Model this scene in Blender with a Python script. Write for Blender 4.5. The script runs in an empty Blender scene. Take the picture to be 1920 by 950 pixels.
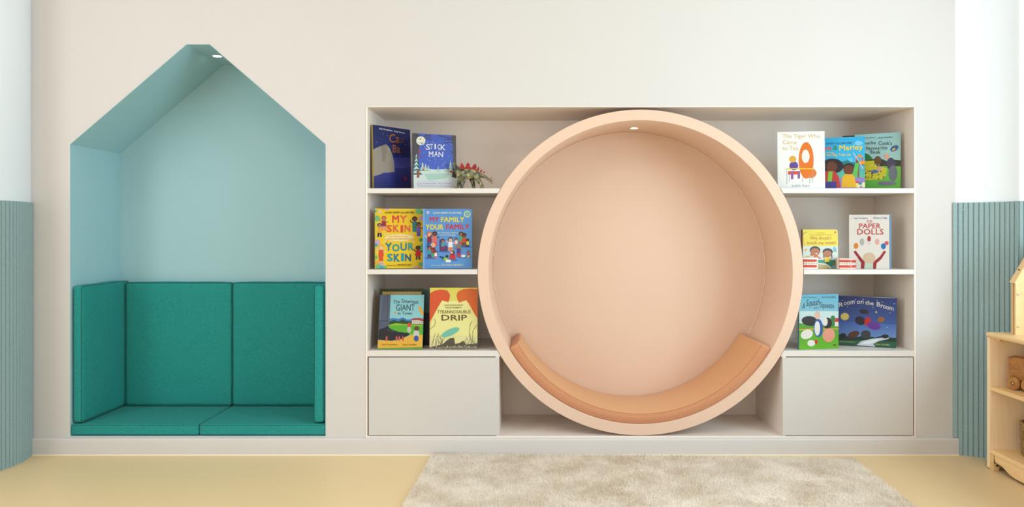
import bpy, bmesh, math, random
import numpy as np
from mathutils import Vector, Matrix
from mathutils.geometry import tessellate_polygon

random.seed(7)
RNG = np.random.default_rng(7)
SC = bpy.context.scene
COL = SC.collection
R = math.radians
PI = math.pi

# ------------------------------------------------------------------ camera
# wall plane is Y = 0, the room lies at Y < 0, floor Z = 0 (metres)
CAM_D, CAM_Z, F_PX = 3.4, 1.035, 1360.0
cam = bpy.data.cameras.new('camera')
cam.sensor_width = 36.0
cam.lens = 36.0 * F_PX / 1920.0
cam.shift_x = -40.0 / 1920.0
cam.shift_y = -38.0 / 1920.0
cam.clip_start = 0.05
camo = bpy.data.objects.new('camera', cam)
camo.location = (0, -CAM_D, CAM_Z)
camo.rotation_euler = (R(90), 0, 0)
COL.objects.link(camo)
SC.camera = camo

# ------------------------------------------------------------------ view, world, lights
SC.view_settings.view_transform = 'Standard'
SC.view_settings.look = 'None'
SC.view_settings.gamma = 1.0
SC.view_settings.use_curve_mapping = False
SC.view_settings.exposure = 0.04
SC.cycles.max_bounces = 6
SC.cycles.diffuse_bounces = 5

world = bpy.data.worlds.new('world')
world.use_nodes = True
world.node_tree.nodes['Background'].inputs[0].default_value = (0.75, 0.85, 1.0, 1)
world.node_tree.nodes['Background'].inputs[1].default_value = 0.15
SC.world = world


def area(name, loc, target, sx, sy, watts, color):
    l = bpy.data.lights.new(name, 'AREA')
    l.shape = 'RECTANGLE'
    l.size, l.size_y = sx, sy
    l.energy = watts
    l.color = color
    o = bpy.data.objects.new(name, l)
    o.location = loc
    o.rotation_euler = (Vector(target) - Vector(loc)).to_track_quat('-Z', 'Y').to_euler()
    COL.objects.link(o)
    return o


# daylight through the side-wall windows, then an added fill lamp at the rear
area('window_and_fill_light', (2.55, -2.0, 1.40), (0, -2.0, 1.40), 1.9, 1.7, 80, (0.66, 0.87, 1.0))
area('window_and_fill_light', (-3.10, -2.6, 1.40), (0, -2.6, 1.40), 1.9, 1.7, 46, (0.90, 0.96, 1.0))
area('window_and_fill_light', (-0.2, -5.44, 1.30), (-0.2, 0, 1.30), 2.6, 1.7, 12, (0.98, 0.97, 1.0))  # fill lamp added behind the camera to brighten the lower walls and interiors
# ceiling luminaires
for lx, ly, lw, lc in ((-2.0, -1.5, 7.0, (1.0, 0.85, 0.81)), (1.2, -1.5, 1.8, (1.0, 0.90, 0.87)), (-0.4, -3.1, 14.0, (1.0, 0.91, 0.89)), (1.6, -3.1, 7.0, (1.0, 0.94, 0.93))):
    area('ceiling_luminaire_light', (lx, ly, 2.86), (lx, ly, 0), 0.9, 0.9, lw, lc)

# ------------------------------------------------------------------ colours and materials


def lin(c):
    out = []
    for v in c[:3]:
        v = v / 255.0
        out.append(v / 12.92 if v <= 0.04045 else ((v + 0.055) / 1.055) ** 2.4)
    return (out[0], out[1], out[2], 1.0)


def new_mat(name):
    m = bpy.data.materials.new(name)
    m.use_nodes = True
    nt = m.node_tree
    return m, nt, nt.nodes['Principled BSDF']


def mat(name, rgb, rough=0.5, spec=0.4, var=0.04, vscale=6.0, bump=0.0, bscale=300.0, metal=0.0, sheen=0.0, stretch=None, rgb2=None):
    """plain surface: base colour with a slow noise variation and fine relief"""
    m, nt, b = new_mat(name)
    b.inputs['Roughness'].default_value = rough
    b.inputs['Specular IOR Level'].default_value = spec
    b.inputs['Metallic'].default_value = metal
    if sheen:
        b.inputs['Sheen Weight'].default_value = sheen
    tc = nt.nodes.new('ShaderNodeTexCoord')
    mp = nt.nodes.new('ShaderNodeMapping')
    nt.links.new(tc.outputs['Object'], mp.inputs['Vector'])
    if stretch:
        mp.inputs['Scale'].default_value = stretch
    n = nt.nodes.new('ShaderNodeTexNoise')
    n.inputs['Scale'].default_value = vscale
    n.inputs['Detail'].default_value = 4
    nt.links.new(mp.outputs['Vector'], n.inputs['Vector'])
    r = nt.nodes.new('ShaderNodeValToRGB')
    a = lin(rgb)
    c2 = lin(rgb2) if rgb2 else None
    r.color_ramp.elements[0].position = 0.3
    r.color_ramp.elements[1].position = 0.7
    if c2:
        r.color_ramp.elements[0].color = c2
        r.color_ramp.elements[1].color = a
    else:
        r.color_ramp.elements[0].color = tuple(v * (1 - var) for v in a[:3]) + (1,)
        r.color_ramp.elements[1].color = tuple(min(1, v * (1 + var)) for v in a[:3]) + (1,)
    nt.links.new(n.outputs['Fac'], r.inputs['Fac'])
    nt.links.new(r.outputs['Color'], b.inputs['Base Color'])
    if bump:
        n2 = nt.nodes.new('ShaderNodeTexNoise')
        n2.inputs['Scale'].default_value = bscale
        n2.inputs['Detail'].default_value = 2
        nt.links.new(mp.outputs['Vector'], n2.inputs['Vector'])
        bp = nt.nodes.new('ShaderNodeBump')
        bp.inputs['Strength'].default_value = bump
        bp.inputs['Distance'].default_value = 0.002
        nt.links.new(n2.outputs['Fac'], bp.inputs['Height'])
        nt.links.new(bp.outputs['Normal'], b.inputs['Normal'])
    return m


def emit_mat(name, rgb, strength):
    m, nt, b = new_mat(name)
    b.inputs['Base Color'].default_value = lin(rgb)
    b.inputs['Emission Color'].default_value = lin(rgb)
    b.inputs['Emission Strength'].default_value = strength
    return m


def print_mat():
    m, nt, b = new_mat('printed_card')
    a = nt.nodes.new('ShaderNodeAttribute')
    a.attribute_name = 'Col'
    sc = nt.nodes.new('ShaderNodeVectorMath')          # ink and paper reflectance
    sc.operation = 'SCALE'
    sc.inputs['Scale'].default_value = 0.74
    nt.links.new(a.outputs['Color'], sc.inputs[0])
    nt.links.new(sc.outputs[0], b.inputs['Base Color'])
    b.inputs['Roughness'].default_value = 0.38
    b.inputs['Specular IOR Level'].default_value = 0.35
    return m


def wood_mat(name, c1, c2, scale=9.0, axis=(1, 1, 0.12), rough=0.42):
    m, nt, b = new_mat(name)
    tc = nt.nodes.new('ShaderNodeTexCoord')
    mp = nt.nodes.new('ShaderNodeMapping')
    mp.inputs['Scale'].default_value = axis
    nt.links.new(tc.outputs['Object'], mp.inputs['Vector'])
    n = nt.nodes.new('ShaderNodeTexNoise')
    n.inputs['Scale'].default_value = scale
    n.inputs['Detail'].default_value = 6
    n.inputs['Distortion'].default_value = 0.6
    nt.links.new(mp.outputs['Vector'], n.inputs['Vector'])
    n2 = nt.nodes.new('ShaderNodeTexNoise')
    n2.inputs['Scale'].default_value = scale * 9
    n2.inputs['Detail'].default_value = 3
    nt.links.new(mp.outputs['Vector'], n2.inputs['Vector'])
    mx = nt.nodes.new('ShaderNodeMath')
    mx.operation = 'MULTIPLY_ADD'
    mx.inputs[1].default_value = 0.45
    nt.links.new(n2.outputs['Fac'], mx.inputs[0])
    nt.links.new(n.outputs['Fac'], mx.inputs[2])
    r = nt.nodes.new('ShaderNodeValToRGB')
    r.color_ramp.elements[0].position = 0.5
    r.color_ramp.elements[1].position = 0.95
    r.color_ramp.elements[0].color = lin(c2)
    r.color_ramp.elements[1].color = lin(c1)
    nt.links.new(mx.outputs[0], r.inputs['Fac'])
    nt.links.new(r.outputs['Color'], b.inputs['Base Color'])
    b.inputs['Roughness'].default_value = rough
    return m


def floor_mat():
    m, nt, b = new_mat('beige_vinyl')
    tc = nt.nodes.new('ShaderNodeTexCoord')
    n = nt.nodes.new('ShaderNodeTexNoise')
    n.inputs['Scale'].default_value = 420
    n.inputs['Detail'].default_value = 3
    nt.links.new(tc.outputs['Object'], n.inputs['Vector'])
    r = nt.nodes.new('ShaderNodeValToRGB')
    e = r.color_ramp.elements
    e[0].position, e[0].color = 0.30, lin((212, 182, 132))
    e[1].position, e[1].color = 0.72, lin((238, 212, 168))
    nt.links.new(n.outputs['Fac'], r.inputs['Fac'])
    nt.links.new(r.outputs['Color'], b.inputs['Base Color'])
    b.inputs['Roughness'].default_value = 0.42
    b.inputs['Specular IOR Level'].default_value = 0.35
    return m


def rug_mat():
    m, nt, b = new_mat('rug_pile')
    tc = nt.nodes.new('ShaderNodeTexCoord')
    n = nt.nodes.new('ShaderNodeTexNoise')
    n.inputs['Scale'].default_value = 5.5
    n.inputs['Detail'].default_value = 5
    n.inputs['Roughness'].default_value = 0.6
    nt.links.new(tc.outputs['Object'], n.inputs['Vector'])
    r = nt.nodes.new('ShaderNodeValToRGB')
    e = r.color_ramp.elements
    e[0].position, e[0].color = 0.36, lin((222, 204, 182))
    e[1].position, e[1].color = 0.62, lin((246, 233, 216))
    nt.links.new(n.outputs['Fac'], r.inputs['Fac'])
    nt.links.new(r.outputs['Color'], b.inputs['Base Color'])
    b.inputs['Roughness'].default_value = 0.95
    b.inputs['Specular IOR Level'].default_value = 0.1
    return m


def fabric_mat(name, c1, c2, scale=380.0, bump=0.45, sheen=0.15):
    m = mat(name, c1, rough=0.92, spec=0.12, vscale=scale, rgb2=c2, bump=bump, bscale=scale, sheen=sheen)
    return m


M = dict(
    wall=mat('wall_paint', (208, 203, 199), rough=0.75, spec=0.2, var=0.006, vscale=3, bump=0.04, bscale=160),
    side=mat('side_wall_paint', (229, 234, 238), rough=0.7, spec=0.2, var=0.006, vscale=3, bump=0.04, bscale=160),
    ceil=mat('ceiling_paint', (243, 243, 241), rough=0.9, spec=0.1, var=0.006),
    floor=floor_mat(),
    skirting=mat('skirting_gloss', (205, 199, 194), rough=0.4, spec=0.4, var=0.01),
    sealant=mat('sealant', (243, 234, 216), rough=0.5, var=0.01),
    niche=mat('pale_teal_paint', (159, 196, 202), rough=0.6, spec=0.25, var=0.008, vscale=3),
    lacquer=mat('white_lacquer', (240, 228, 217), rough=0.42, spec=0.4, var=0.008, vscale=3),  # tone lifted to offset the shade inside the bookcase
    lacquer_shelf=mat('lacquer_dimmed_shelf', (217, 211, 204), rough=0.42, spec=0.4, var=0.008, vscale=3),  # same white paint, darkened because the boards catch more light
    lacquer_front=mat('lacquer_dimmed_front', (204, 199, 194), rough=0.36, spec=0.4, var=0.008, vscale=3),  # same white paint, darkened on the brightly lit drawer fronts
    gap=mat('dark_gap', (70, 62, 56), rough=0.9, var=0.02),
    pod=mat('peach_lacquer', (222, 190, 167), rough=0.45, spec=0.35, var=0.008, vscale=3),
    bead=mat('bead_highlight_tone', (240, 212, 190), rough=0.35, spec=0.5, var=0.01),  # cream tone puts a highlight into the joint bead's colour
    tan=fabric_mat('tan_fabric', (222, 170, 122), (208, 152, 104)),
    tan_side=fabric_mat('tan_side_fabric', (205, 146, 108), (188, 128, 92)),
    teal=fabric_mat('teal_fabric', (52, 155, 148), (29, 119, 113), sheen=0.03),
    seam_teal=fabric_mat('teal_seam', (24, 112, 106), (18, 98, 92)),
    seam_tan=fabric_mat('tan_seam', (178, 112, 78), (165, 100, 68)),
    felt=mat('blue_felt', (157, 179, 180), rough=0.95, spec=0.1, vscale=260, rgb2=(140, 163, 166), bump=0.5, bscale=500, sheen=0.1),
    rug=rug_mat(),
    maple=wood_mat('maple', (250, 216, 160), (236, 192, 132), axis=(1, 0.12, 1)),
    maple_v=wood_mat('maple_panel', (255, 234, 200), (246, 216, 174), axis=(1, 1, 0.1)),
    birch=wood_mat('birch_ply', (238, 200, 144), (224, 182, 124), axis=(0.3, 1, 1), scale=6),
    oak=wood_mat('oak_toy', (190, 132, 70), (146, 92, 42), axis=(1, 0.15, 1.6), scale=18),
    oak_wheel=wood_mat('oak_wheel', (196, 140, 76), (148, 96, 46), axis=(1, 1, 0.4), scale=26),
    steel=mat('steel', (200, 200, 200), rough=0.25, metal=1.0, var=0.02),
    dark=mat('dark_metal', (60, 52, 44), rough=0.5, var=0.05),
    paper=mat('book_paper', (216, 212, 202), rough=0.8, var=0.02),
    seagrass=mat('seagrass', (186, 150, 96), rough=0.85, vscale=90, rgb2=(120, 88, 50), bump=0.8, bscale=220),
    print=print_mat(),
    white_plastic=mat('white_plastic', (222, 219, 213), rough=0.35, var=0.01),
    pink_plastic=mat('pale_pink_plastic', (222, 194, 180), rough=0.35, var=0.01),
    gum=mat('gum_resin', (192, 74, 64), rough=0.3, var=0.05, vscale=60),
    tooth=mat('tooth_resin', (224, 218, 202), rough=0.25, var=0.02),
    lamp=emit_mat('lamp_lens', (255, 252, 245), 9.0),
)

# ------------------------------------------------------------------ mesh helpers


def link(name, me, material=None, parent=None):
    o = bpy.data.objects.new(name, me)
    COL.objects.link(o)
    if material is not None and me is not None and len(me.materials) == 0:
        me.materials.append(material)
    if parent is not None:
        o.parent = parent
    return o


def tag(o, label=None, cat=None, group=None, kind=None):
    if label:
        o['label'] = label
    if cat:
        o['category'] = cat
    if group:
        o['group'] = group
    if kind:
        o['kind'] = kind
    return o


def thing(name, loc, label, cat, group=None, rot=(0, 0, 0)):
    o = bpy.data.objects.new(name, None)
    o.empty_display_size = 0.05
    o.location = loc
    o.rotation_euler = rot
    COL.objects.link(o)
    return tag(o, label, cat, group)


def smooth(me, angle=None):
    me.polygons.foreach_set('use_smooth', [True] * len(me.polygons))
    if angle is not None:
        me.set_sharp_from_angle(angle=R(angle))
    return me


class MB:
    """collects vertices and faces"""

    def __init__(self):
        self.v, self.f = [], []

    def add(self, vs, fs):
        n = len(self.v)
        self.v += [tuple(p) for p in vs]
        self.f += [tuple(i + n for i in f) for f in fs]
        return self

    def box(self, x0, x1, y0, y1, z0, z1, mtx=None):
        vs = [Vector(p) for p in ((x0, y0, z0), (x1, y0, z0), (x1, y1, z0), (x0, y1, z0), (x0, y0, z1), (x1, y0, z1), (x1, y1, z1), (x0, y1, z1))]
        if mtx is not None:
            vs = [mtx @ p for p in vs]
        return self.add(vs, [(0, 3, 2, 1), (4, 5, 6, 7), (0, 1, 5, 4), (1, 2, 6, 5), (2, 3, 7, 6), (3, 0, 4, 7)])

    def prism(self, poly, fn0, fn1):
        """poly: list of 2-D points; fn0/fn1 map them to the two end faces"""
        n = len(poly)
        vs = [fn0(*p) for p in poly] + [fn1(*p) for p in poly]
        fs = [tuple(range(n))[::-1], tuple(range(n, 2 * n))]
        fs += [(i, (i + 1) % n, n + (i + 1) % n, n + i) for i in range(n)]
        return self.add(vs, fs)

    def tube(self, pts, rad, seg=8, closed=False, caps=True):
        pts = [Vector(p) for p in pts]
        n = len(pts)
        rads = rad if isinstance(rad, (list, tuple)) else [rad] * n
        up = Vector((0.13, 0.31, 0.94)).normalized()
        vs, fs = [], []
        for i, p in enumerate(pts):
            if closed:
                t = pts[(i + 1) % n] - pts[i - 1]
            else:
                t = pts[min(i + 1, n - 1)] - pts[max(i - 1, 0)]
            t.normalize()
            a = t.cross(up)
            if a.length < 1e-3:
                a = t.cross(Vector((1, 0, 0)))
            a.normalize()
            b = t.cross(a)
            for k in range(seg):
                ang = 2 * PI * k / seg
                vs.append(p + (a * math.cos(ang) + b * math.sin(ang)) * rads[i])
        for i in range(n if closed else n - 1):
            j = (i + 1) % n
            for k in range(seg):
                l = (k + 1) % seg
                fs.append((i * seg + k, j * seg + k, j * seg + l, i * seg + l))
        if caps and not closed:
            fs.append(tuple(range(seg)))
            fs.append(tuple(range((n - 1) * seg, n * seg))[::-1])
        return self.add(vs, fs)

    def mesh(self, name='mesh', recalc=True, bevel=0.0, bseg=2, sm=None):
        me = bpy.data.meshes.new(name)
        me.from_pydata(self.v, [], self.f)
        if recalc or bevel:
            bm = bmesh.new()
            bm.from_mesh(me)
            if bevel:
                es = [e for e in bm.edges if len(e.link_faces) == 2 and e.calc_face_angle(0) > 0.5]
                bmesh.ops.bevel(bm, geom=es, offset=bevel, segments=bseg, profile=0.5, affect='EDGES', clamp_overlap=True)
            bmesh.ops.recalc_face_normals(bm, faces=bm.faces)
            bm.to_mesh(me)
            bm.free()
        me.update()
        if sm is not None:
            smooth(me, sm)
        return me

    def build(self, name, material, parent=None, **kw):
        return link(name, self.mesh(name, **kw), material, parent)


def lathe(profile, seg=48, axis='z', closed=False):
    """profile of (r, h); axis 'y' revolves about Y"""
    mb = MB()
    n = len(profile)
    vs, fs = [], []
    for k in range(seg):
        a = 2 * PI * k / seg
        for r, h in profile:
            if axis == 'z':
                vs.append((r * math.cos(a), r * math.sin(a), h))
            else:
                vs.append((r * math.cos(a), h, r * math.sin(a)))
    for k in range(seg):
        l = (k + 1) % seg
        for i in range(n if closed else n - 1):
            j = (i + 1) % n
            fs.append((k * n + i, l * n + i, l * n + j, k * n + j))
    mb.add(vs, fs)
    if not closed:
        if profile[0][0] > 1e-6:
            mb.f.append(tuple(k * n for k in range(seg)))
        if profile[-1][0] > 1e-6:
            mb.f.append(tuple(k * n + n - 1 for k in range(seg)))
    return mb


def rounded_block(hx, hy, hz, r, bulge=(0, 0, 0), n=14, wob=0.0, seed=0):
    """upholstered block: rounded edges, faces that swell by bulge along each axis"""
    def ticks(h):
        e = [-1, -1 + 0.35 * r / h, -1 + 0.7 * r / h, -1 + r / h]
        mid = list(np.linspace(-1 + r / h, 1 - r / h, n))[1:-1]
        return [t * h for t in e + mid + [-v for v in e[::-1]]]
    tx, ty, tz = ticks(hx), ticks(hy), ticks(hz)
    bm = bmesh.new()
    H = (hx, hy, hz)

    def grid(ta, tb, mk):
        g = [[bm.verts.new(mk(a, b)) for b in tb] for a in ta]
        for i in range(len(ta) - 1):
            for j in range(len(tb) - 1):
                bm.faces.new((g[i][j], g[i + 1][j], g[i + 1][j + 1], g[i][j + 1]))
    for s in (-1, 1):
        grid(tx, ty, lambda a, b: (a, b, s * hz))
        grid(tx, tz, lambda a, b: (a, s * hy, b))
        grid(ty, tz, lambda a, b: (s * hx, a, b))
    bmesh.ops.remove_doubles(bm, verts=bm.verts, dist=1e-6)
    rs = np.random.default_rng(seed)
    ph = rs.uniform(0, 6.28, 6)
    for v in bm.verts:
        p = v.co.copy()
        inner = Vector([max(-h + r, min(h - r, c)) for c, h in zip(p, H)])
        d = p - inner
        q = inner + d.normalized() * r if d.length > 1e-9 else p
        u = [p[i] / H[i] for i in range(3)]
        for i in range(3):
            j, k = (i + 1) % 3, (i + 2) % 3
            w = max(0, 1 - abs(u[j]) ** 3) * max(0, 1 - abs(u[k]) ** 3)
            q[i] += u[i] * bulge[i] * w
            if wob:
                q[i] += u[i] * wob * w * (math.sin(9 * p[j] / max(H) + ph[i]) * math.sin(7 * p[k] / max(H) + ph[i + 3]))
        v.co = q
    bmesh.ops.recalc_face_normals(bm, faces=bm.faces)
    me = bpy.data.meshes.new('block')
    bm.to_mesh(me)
    bm.free()
    return smooth(me)


# ------------------------------------------------------------------ measures of the feature wall
HX0, HX1, HEAVE, HTOP, HA0, HA1 = -2.17, -0.975, 1.451, 1.9185, -1.625, -1.5175
SILL = 0.085
BX0, BX1, BTOP = -0.7775, 1.785, 1.6255
DEPTH = 0.407
PX, PZ, PR, PRI = 0.5025, 0.851, 0.7635, 0.7125      # round pod: centre, outer and inner radius
WL, WR = -2.75, 1.975
ROOM_Y, CEIL_Z = -5.5, 2.9
SHELVES = ((1.2225, 1.245), (0.8425, 0.865))
CAB = (0.4575, 0.485)

# ------------------------------------------------------------------ floor, ceiling, walls
tag(MB().box(-3.3, 2.75, ROOM_Y - 0.1, 0.12, -0.08, 0.0).build('floor', M['floor']), kind='structure')
tag(MB().box(-3.3, 2.75, ROOM_Y - 0.1, 0.12, CEIL_Z, CEIL_Z + 0.08).build('ceiling', M['ceil']), kind='structure')

house = [(HX0, SILL), (HX1, SILL), (HX1, HEAVE), (HA1, HTOP), (HA0, HTOP), (HX0, HEAVE)]


def grow(poly, d):
    """offset a convex counter-clockwise polygon outwards"""
    n = len(poly)
    out = []
    for i in range(n):
        p0, p1, p2 = Vector(poly[i - 1]), Vector(poly[i]), Vector(poly[(i + 1) % n])
        a, b = (p1 - p0).normalized(), (p2 - p1).normalized()
        na, nb = Vector((a.y, -a.x)), Vector((b.y, -b.x))
        s = (na + nb) / (1 + na.dot(nb))
        out.append((p1.x + s.x * d, p1.y + s.y * d))
    return out


def holed_wall(name, outer, holes, y0, y1, material):
    loops = [outer] + holes
    flat = [p for l in loops for p in l]
    tris = tessellate_polygon([[Vector((p[0], p[1], 0)) for p in l] for l in loops])
    n = len(flat)
    mb = MB()
    vs = [(p[0], y0, p[1]) for p in flat] + [(p[0], y1, p[1]) for p in flat]
    fs = [tuple(t) for t in tris] + [tuple(i + n for i in t) for t in tris]
    k = 0
    for l in loops:
        for i in range(len(l)):
            a, b = k + i, k + (i + 1) % len(l)
            fs.append((a, b, b + n, a + n))
        k += len(l)
    mb.add(vs, fs)
    return tag(mb.build(name, material), kind='structure')


G = 0.009
book_hole = [(BX0 - G, SILL - G), (BX1 + G, SILL - G), (BX1 + G, BTOP + 0.004), (BX0 - G, BTOP + 0.004)]
holed_wall('wall_back', [(WL, 0), (WR, 0), (WR, CEIL_Z), (WL, CEIL_Z)], [grow(house, 0.002), book_hole], 0.0, 0.1, M['wall'])

# lining of the house-shaped niche
mb = MB()
n = len(house)
inn = [(x, 0.0, z) for x, z in house] + [(x, DEPTH, z) for x, z in house]
g = grow(house, 0.0015)
out = [(x, 0.0, z) for x, z in g] + [(x, DEPTH + 0.0015, z) for x, z in g]
fs = []
for i in range(n):
    j = (i + 1) % n
    fs += [(i, j, j + n, i + n), (i + 2 * n, j + 2 * n, j + 3 * n, i + 3 * n), (i, j, j + 2 * n, i + 2 * n)]
fs += [tuple(range(n, 2 * n)), tuple(range(3 * n, 4 * n))]
mb.add(inn + out, fs)
tag(mb.build('wall_house_niche', M['niche']), 'pale teal lining of the house-shaped seating niche', kind='structure')

# skirting with rounded top edge and a sealant bead along the floor
prof = [(-0.002, 0.0), (-0.018, 0.0), (-0.018, 0.068), (-0.0165, 0.0735), (-0.013, 0.077), (-0.008, 0.0785), (-0.0005, 0.0785), (-0.0005, 0.0)]
mb = MB().prism(prof[1:], lambda y, z: (-2.352, y, z), lambda y, z: (1.985, y, z))
tag(mb.build('baseboard_back', M['skirting'], sm=40), kind='structure')
tag(MB().box(-2.34, 1.985, -0.0215, -0.0185, 0.0, 0.0045).build('trim_1', M['sealant']), kind='structure')

# side walls and wall behind the camera
tag(MB().box(-3.25, -3.15, ROOM_Y, -0.01, 0, CEIL_Z).build('wall_left', M['side']), kind='structure')
tag(MB().box(-3.25, WL - 0.001, 0.0, 0.1, 0, CEIL_Z).build('wall_left_return', M['wall']), kind='structure')
tag(MB().box(-3.15, 2.6, ROOM_Y - 0.1, ROOM_Y, 0, CEIL_Z).build('wall_rear', M['wall']), kind='structure')
for wi, (wx, wy, sg) in enumerate(((2.6, -2.0, -1), (-3.15, -2.6, 1))):
    fr = MB()
    xa, xb = sorted((wx + sg * 0.001, wx + sg * 0.03))
    for dy in (-0.975, -0.32, 0.32, 0.975):
        fr.box(xa, xb, wy + dy - 0.025, wy + dy + 0.025, 0.8, 2.5)
    for z in (0.775, 2.525):
        fr.box(xa, xb, wy - 1.0, wy + 1.0, z - 0.025, z + 0.025)
    tag(fr.build('window_%d' % (wi + 1), M['lacquer']), kind='structure')

fr = MB()  # unseen frame added on the rear wall to go with the fill lamp
for x in (-1.525, -0.64, 0.24, 1.125):
    fr.box(x - 0.025, x + 0.025, ROOM_Y + 0.001, ROOM_Y + 0.03, 0.45, 2.15)
for z in (0.425, 2.175):
    fr.box(-1.55, 1.15, ROOM_Y + 0.001, ROOM_Y + 0.03, z - 0.025, z + 0.025)
tag(fr.build('window_3', M['lacquer']), kind='structure')

# round column on the left: white above, ribbed felt below
CCX, CCY, CR = -2.711, -0.16, 0.40
tag(lathe([(CR - 0.009, 0.0), (CR - 0.009, CEIL_Z)], seg=96).build('wall_column', M['side'], sm=40), kind='structure')
bpy.data.objects['wall_column'].location = (CCX, CCY, 0)


def path_circle(s):
    """clockwise around the column from the feature wall towards the camera"""
    a = math.asin(0.158 / CR) - s / CR
    return (CCX + CR * math.cos(a), CCY + CR * math.sin(a)), (math.cos(a), math.sin(a))


A0 = R(13)
RC = 0.26


def cove(s):
    """right-hand wall: concave sweep off the feature wall, then turning along the shelf end"""
    s1 = RC * (R(71) - A0)
    if s <= s1:
        a = A0 + s / RC
        return (1.9635 + RC * (math.sin(a) - math.sin(A0)), -0.009 - RC * (math.cos(A0) - math.cos(a))), a
    x1, y1 = 1.9635 + RC * (math.sin(R(71)) - math.sin(A0)), -0.009 - RC * (math.cos(A0) - math.cos(R(71)))
    r2 = 0.012
    s2 = r2 * R(71)
    if s <= s1 + s2:
        a = R(71) - (s - s1) / r2
        return (x1 + r2 * (math.sin(R(71)) - math.sin(a)), y1 - r2 * (math.cos(a) - math.cos(R(71)))), a
    x2, y2 = x1 + r2 * math.sin(R(71)), y1 - r2 * (1 - math.cos(R(71)))
    return (x2 + (s - s1 - s2), y2), 0.0


def path_cove(s):
    (x, y), a = cove(s)
    return (x, y), (-math.sin(a), -math.cos(a))


mb = MB()
wpts = []
for k in range(60):
    s = 0.62 * k / 59
    (x, y), nn = path_cove(s)
    wpts.append((x - nn[0] * 0.0095, y - nn[1] * 0.0095))
wpts = [(WR, 0.0)] + [p for p in wpts if p[0] > WR + 0.0005]
wpts += [(2.6, wpts[-1][1]), (2.6, ROOM_Y)]
back = [(2.72, ROOM_Y), (2.72, 0.1), (WR, 0.1)]
mb.prism(wpts + back, lambda x, y: (x, y, 0.0), lambda x, y: (x, y, CEIL_Z))
tag(mb.build('wall_right', M['side'], sm=50), kind='structure')


def ribbed(path, length, z0, z1, notch=None, pitch=0.0208, gw=0.0050, gd=0.0055, thick=0.0088, first=0.019):
    """grooved felt sheet that follows a path; proud ribs with recessed grooves between"""
    ss = []
    k = 0
    s = 0.0
    ss.append((0.0, 0.0))
    c = first
    while c + gw < length:
        ss += [(c - gw * 0.62, 0.0), (c - gw * 0.22, gd), (c + gw * 0.22, gd), (c + gw * 0.62, 0.0)]
        c += pitch
    ss.append((length, 0.0))
    mb = MB()
    n = len(ss)
    vs = []
    for s, d in ss:
        (x, y), nn = path(s)
        lo = z0 if not notch or s > notch[0] else notch[1]
        for dd, z in ((d, lo), (d, z1), (thick, z1), (thick, lo)):
            vs.append((x - nn[0] * dd, y - nn[1] * dd, z))
    fs = []
    for i in range(n - 1):
        a, b = 4 * i, 4 * i + 4
        for e in range(4):
            e2 = (e + 1) % 4
            fs.append((a + e, b + e, b + e2, a + e2))
    fs += [(0, 1, 2, 3), (4 * n - 4, 4 * n - 3, 4 * n - 2, 4 * n - 1)]
    return mb.add(vs, fs)


t = thing('acoustic_panel', (CCX, CCY, 0), 'curved pale blue ribbed felt panel wrapped round the column at the left edge', 'wall panel', 'ribbed acoustic panels')
pm = ribbed(path_circle, 0.95, 0.0, 1.178, first=0.012).build('felt_sheet', M['felt'], t)
pm.location = (-CCX, -CCY, 0)
t = thing('acoustic_panel', (1.99, -0.02, 0), 'grey-blue ribbed felt panel in the curved corner behind the wooden shelf', 'wall panel', 'ribbed acoustic panels')
pm = ribbed(path_cove, 0.50, 0.0, 1.1775, notch=(0.022, 0.082), first=0.0196).build('felt_sheet', M['felt'], t)
pm.location = (-1.99, 0.02, 0)
scr = lathe([(0.0, 0.0026), (0.0014, 0.0024), (0.0026, 0.0015), (0.0031, 0.0)], seg=12).mesh('screw', sm=60)
for py in (393.5, 496, 591.6, 690, 805):
    (x, y), nn = path_cove(0.0404)
    o = link('screw', scr, M['steel'], t)
    o.location = (x - 1.99 - nn[0] * 0.0042, y + 0.02 - nn[1] * 0.0042, 1.035 + (437 - py) / 402.0)
    o.scale = (1.5, 1.5, 2.4)
    o.rotation_euler = Vector((nn[0], nn[1], 0)).to_track_quat('Z', 'Y').to_euler()

# ------------------------------------------------------------------ built-in bookcase
bc = thing('built_in_bookcase', ((BX0 + BX1) / 2, 0.2, SILL), 'wide white built-in bookcase recessed in the wall around the round peach pod', 'bookcase')
BL = (-(BX0 + BX1) / 2, -0.2, -SILL)


def bpart(name, mb, m=M['lacquer'], par=bc, off=BL, **kw):
    o = mb.build(name, m, par, **kw)
    o.location = off
    return o


T = 0.008
bpart('back_panel', MB().box(BX0, BX1, DEPTH, DEPTH + T, SILL, BTOP))
bpart('side_panel', MB().box(BX0 - T, BX0, -0.001, DEPTH + T, SILL - T, BTOP + 0.003))
bpart('side_panel', MB().box(BX1, BX1 + T, -0.001, DEPTH + T, SILL - T, BTOP + 0.003))
bpart('top_panel', MB().box(BX0 + 0.0002, BX1 - 0.0002, 0.0002, DEPTH, BTOP, BTOP + 0.0035))
bpart('bottom_panel', MB().box(BX0 + 0.0002, BX1 - 0.0002, -0.0008, DEPTH, SILL - T, SILL))


def pod_x(z, side, r=PR + 0.0015):
    return PX + side * math.sqrt(max(0.0, r * r - (z - PZ) ** 2))


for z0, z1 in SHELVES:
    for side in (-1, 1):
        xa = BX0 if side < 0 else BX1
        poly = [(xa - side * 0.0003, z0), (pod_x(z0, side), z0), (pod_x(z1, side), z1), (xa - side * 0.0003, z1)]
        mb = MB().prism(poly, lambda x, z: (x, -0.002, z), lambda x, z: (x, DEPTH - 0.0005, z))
        bpart('shelf', mb, M['lacquer_shelf'], bevel=0.0006, bseg=1)

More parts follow.
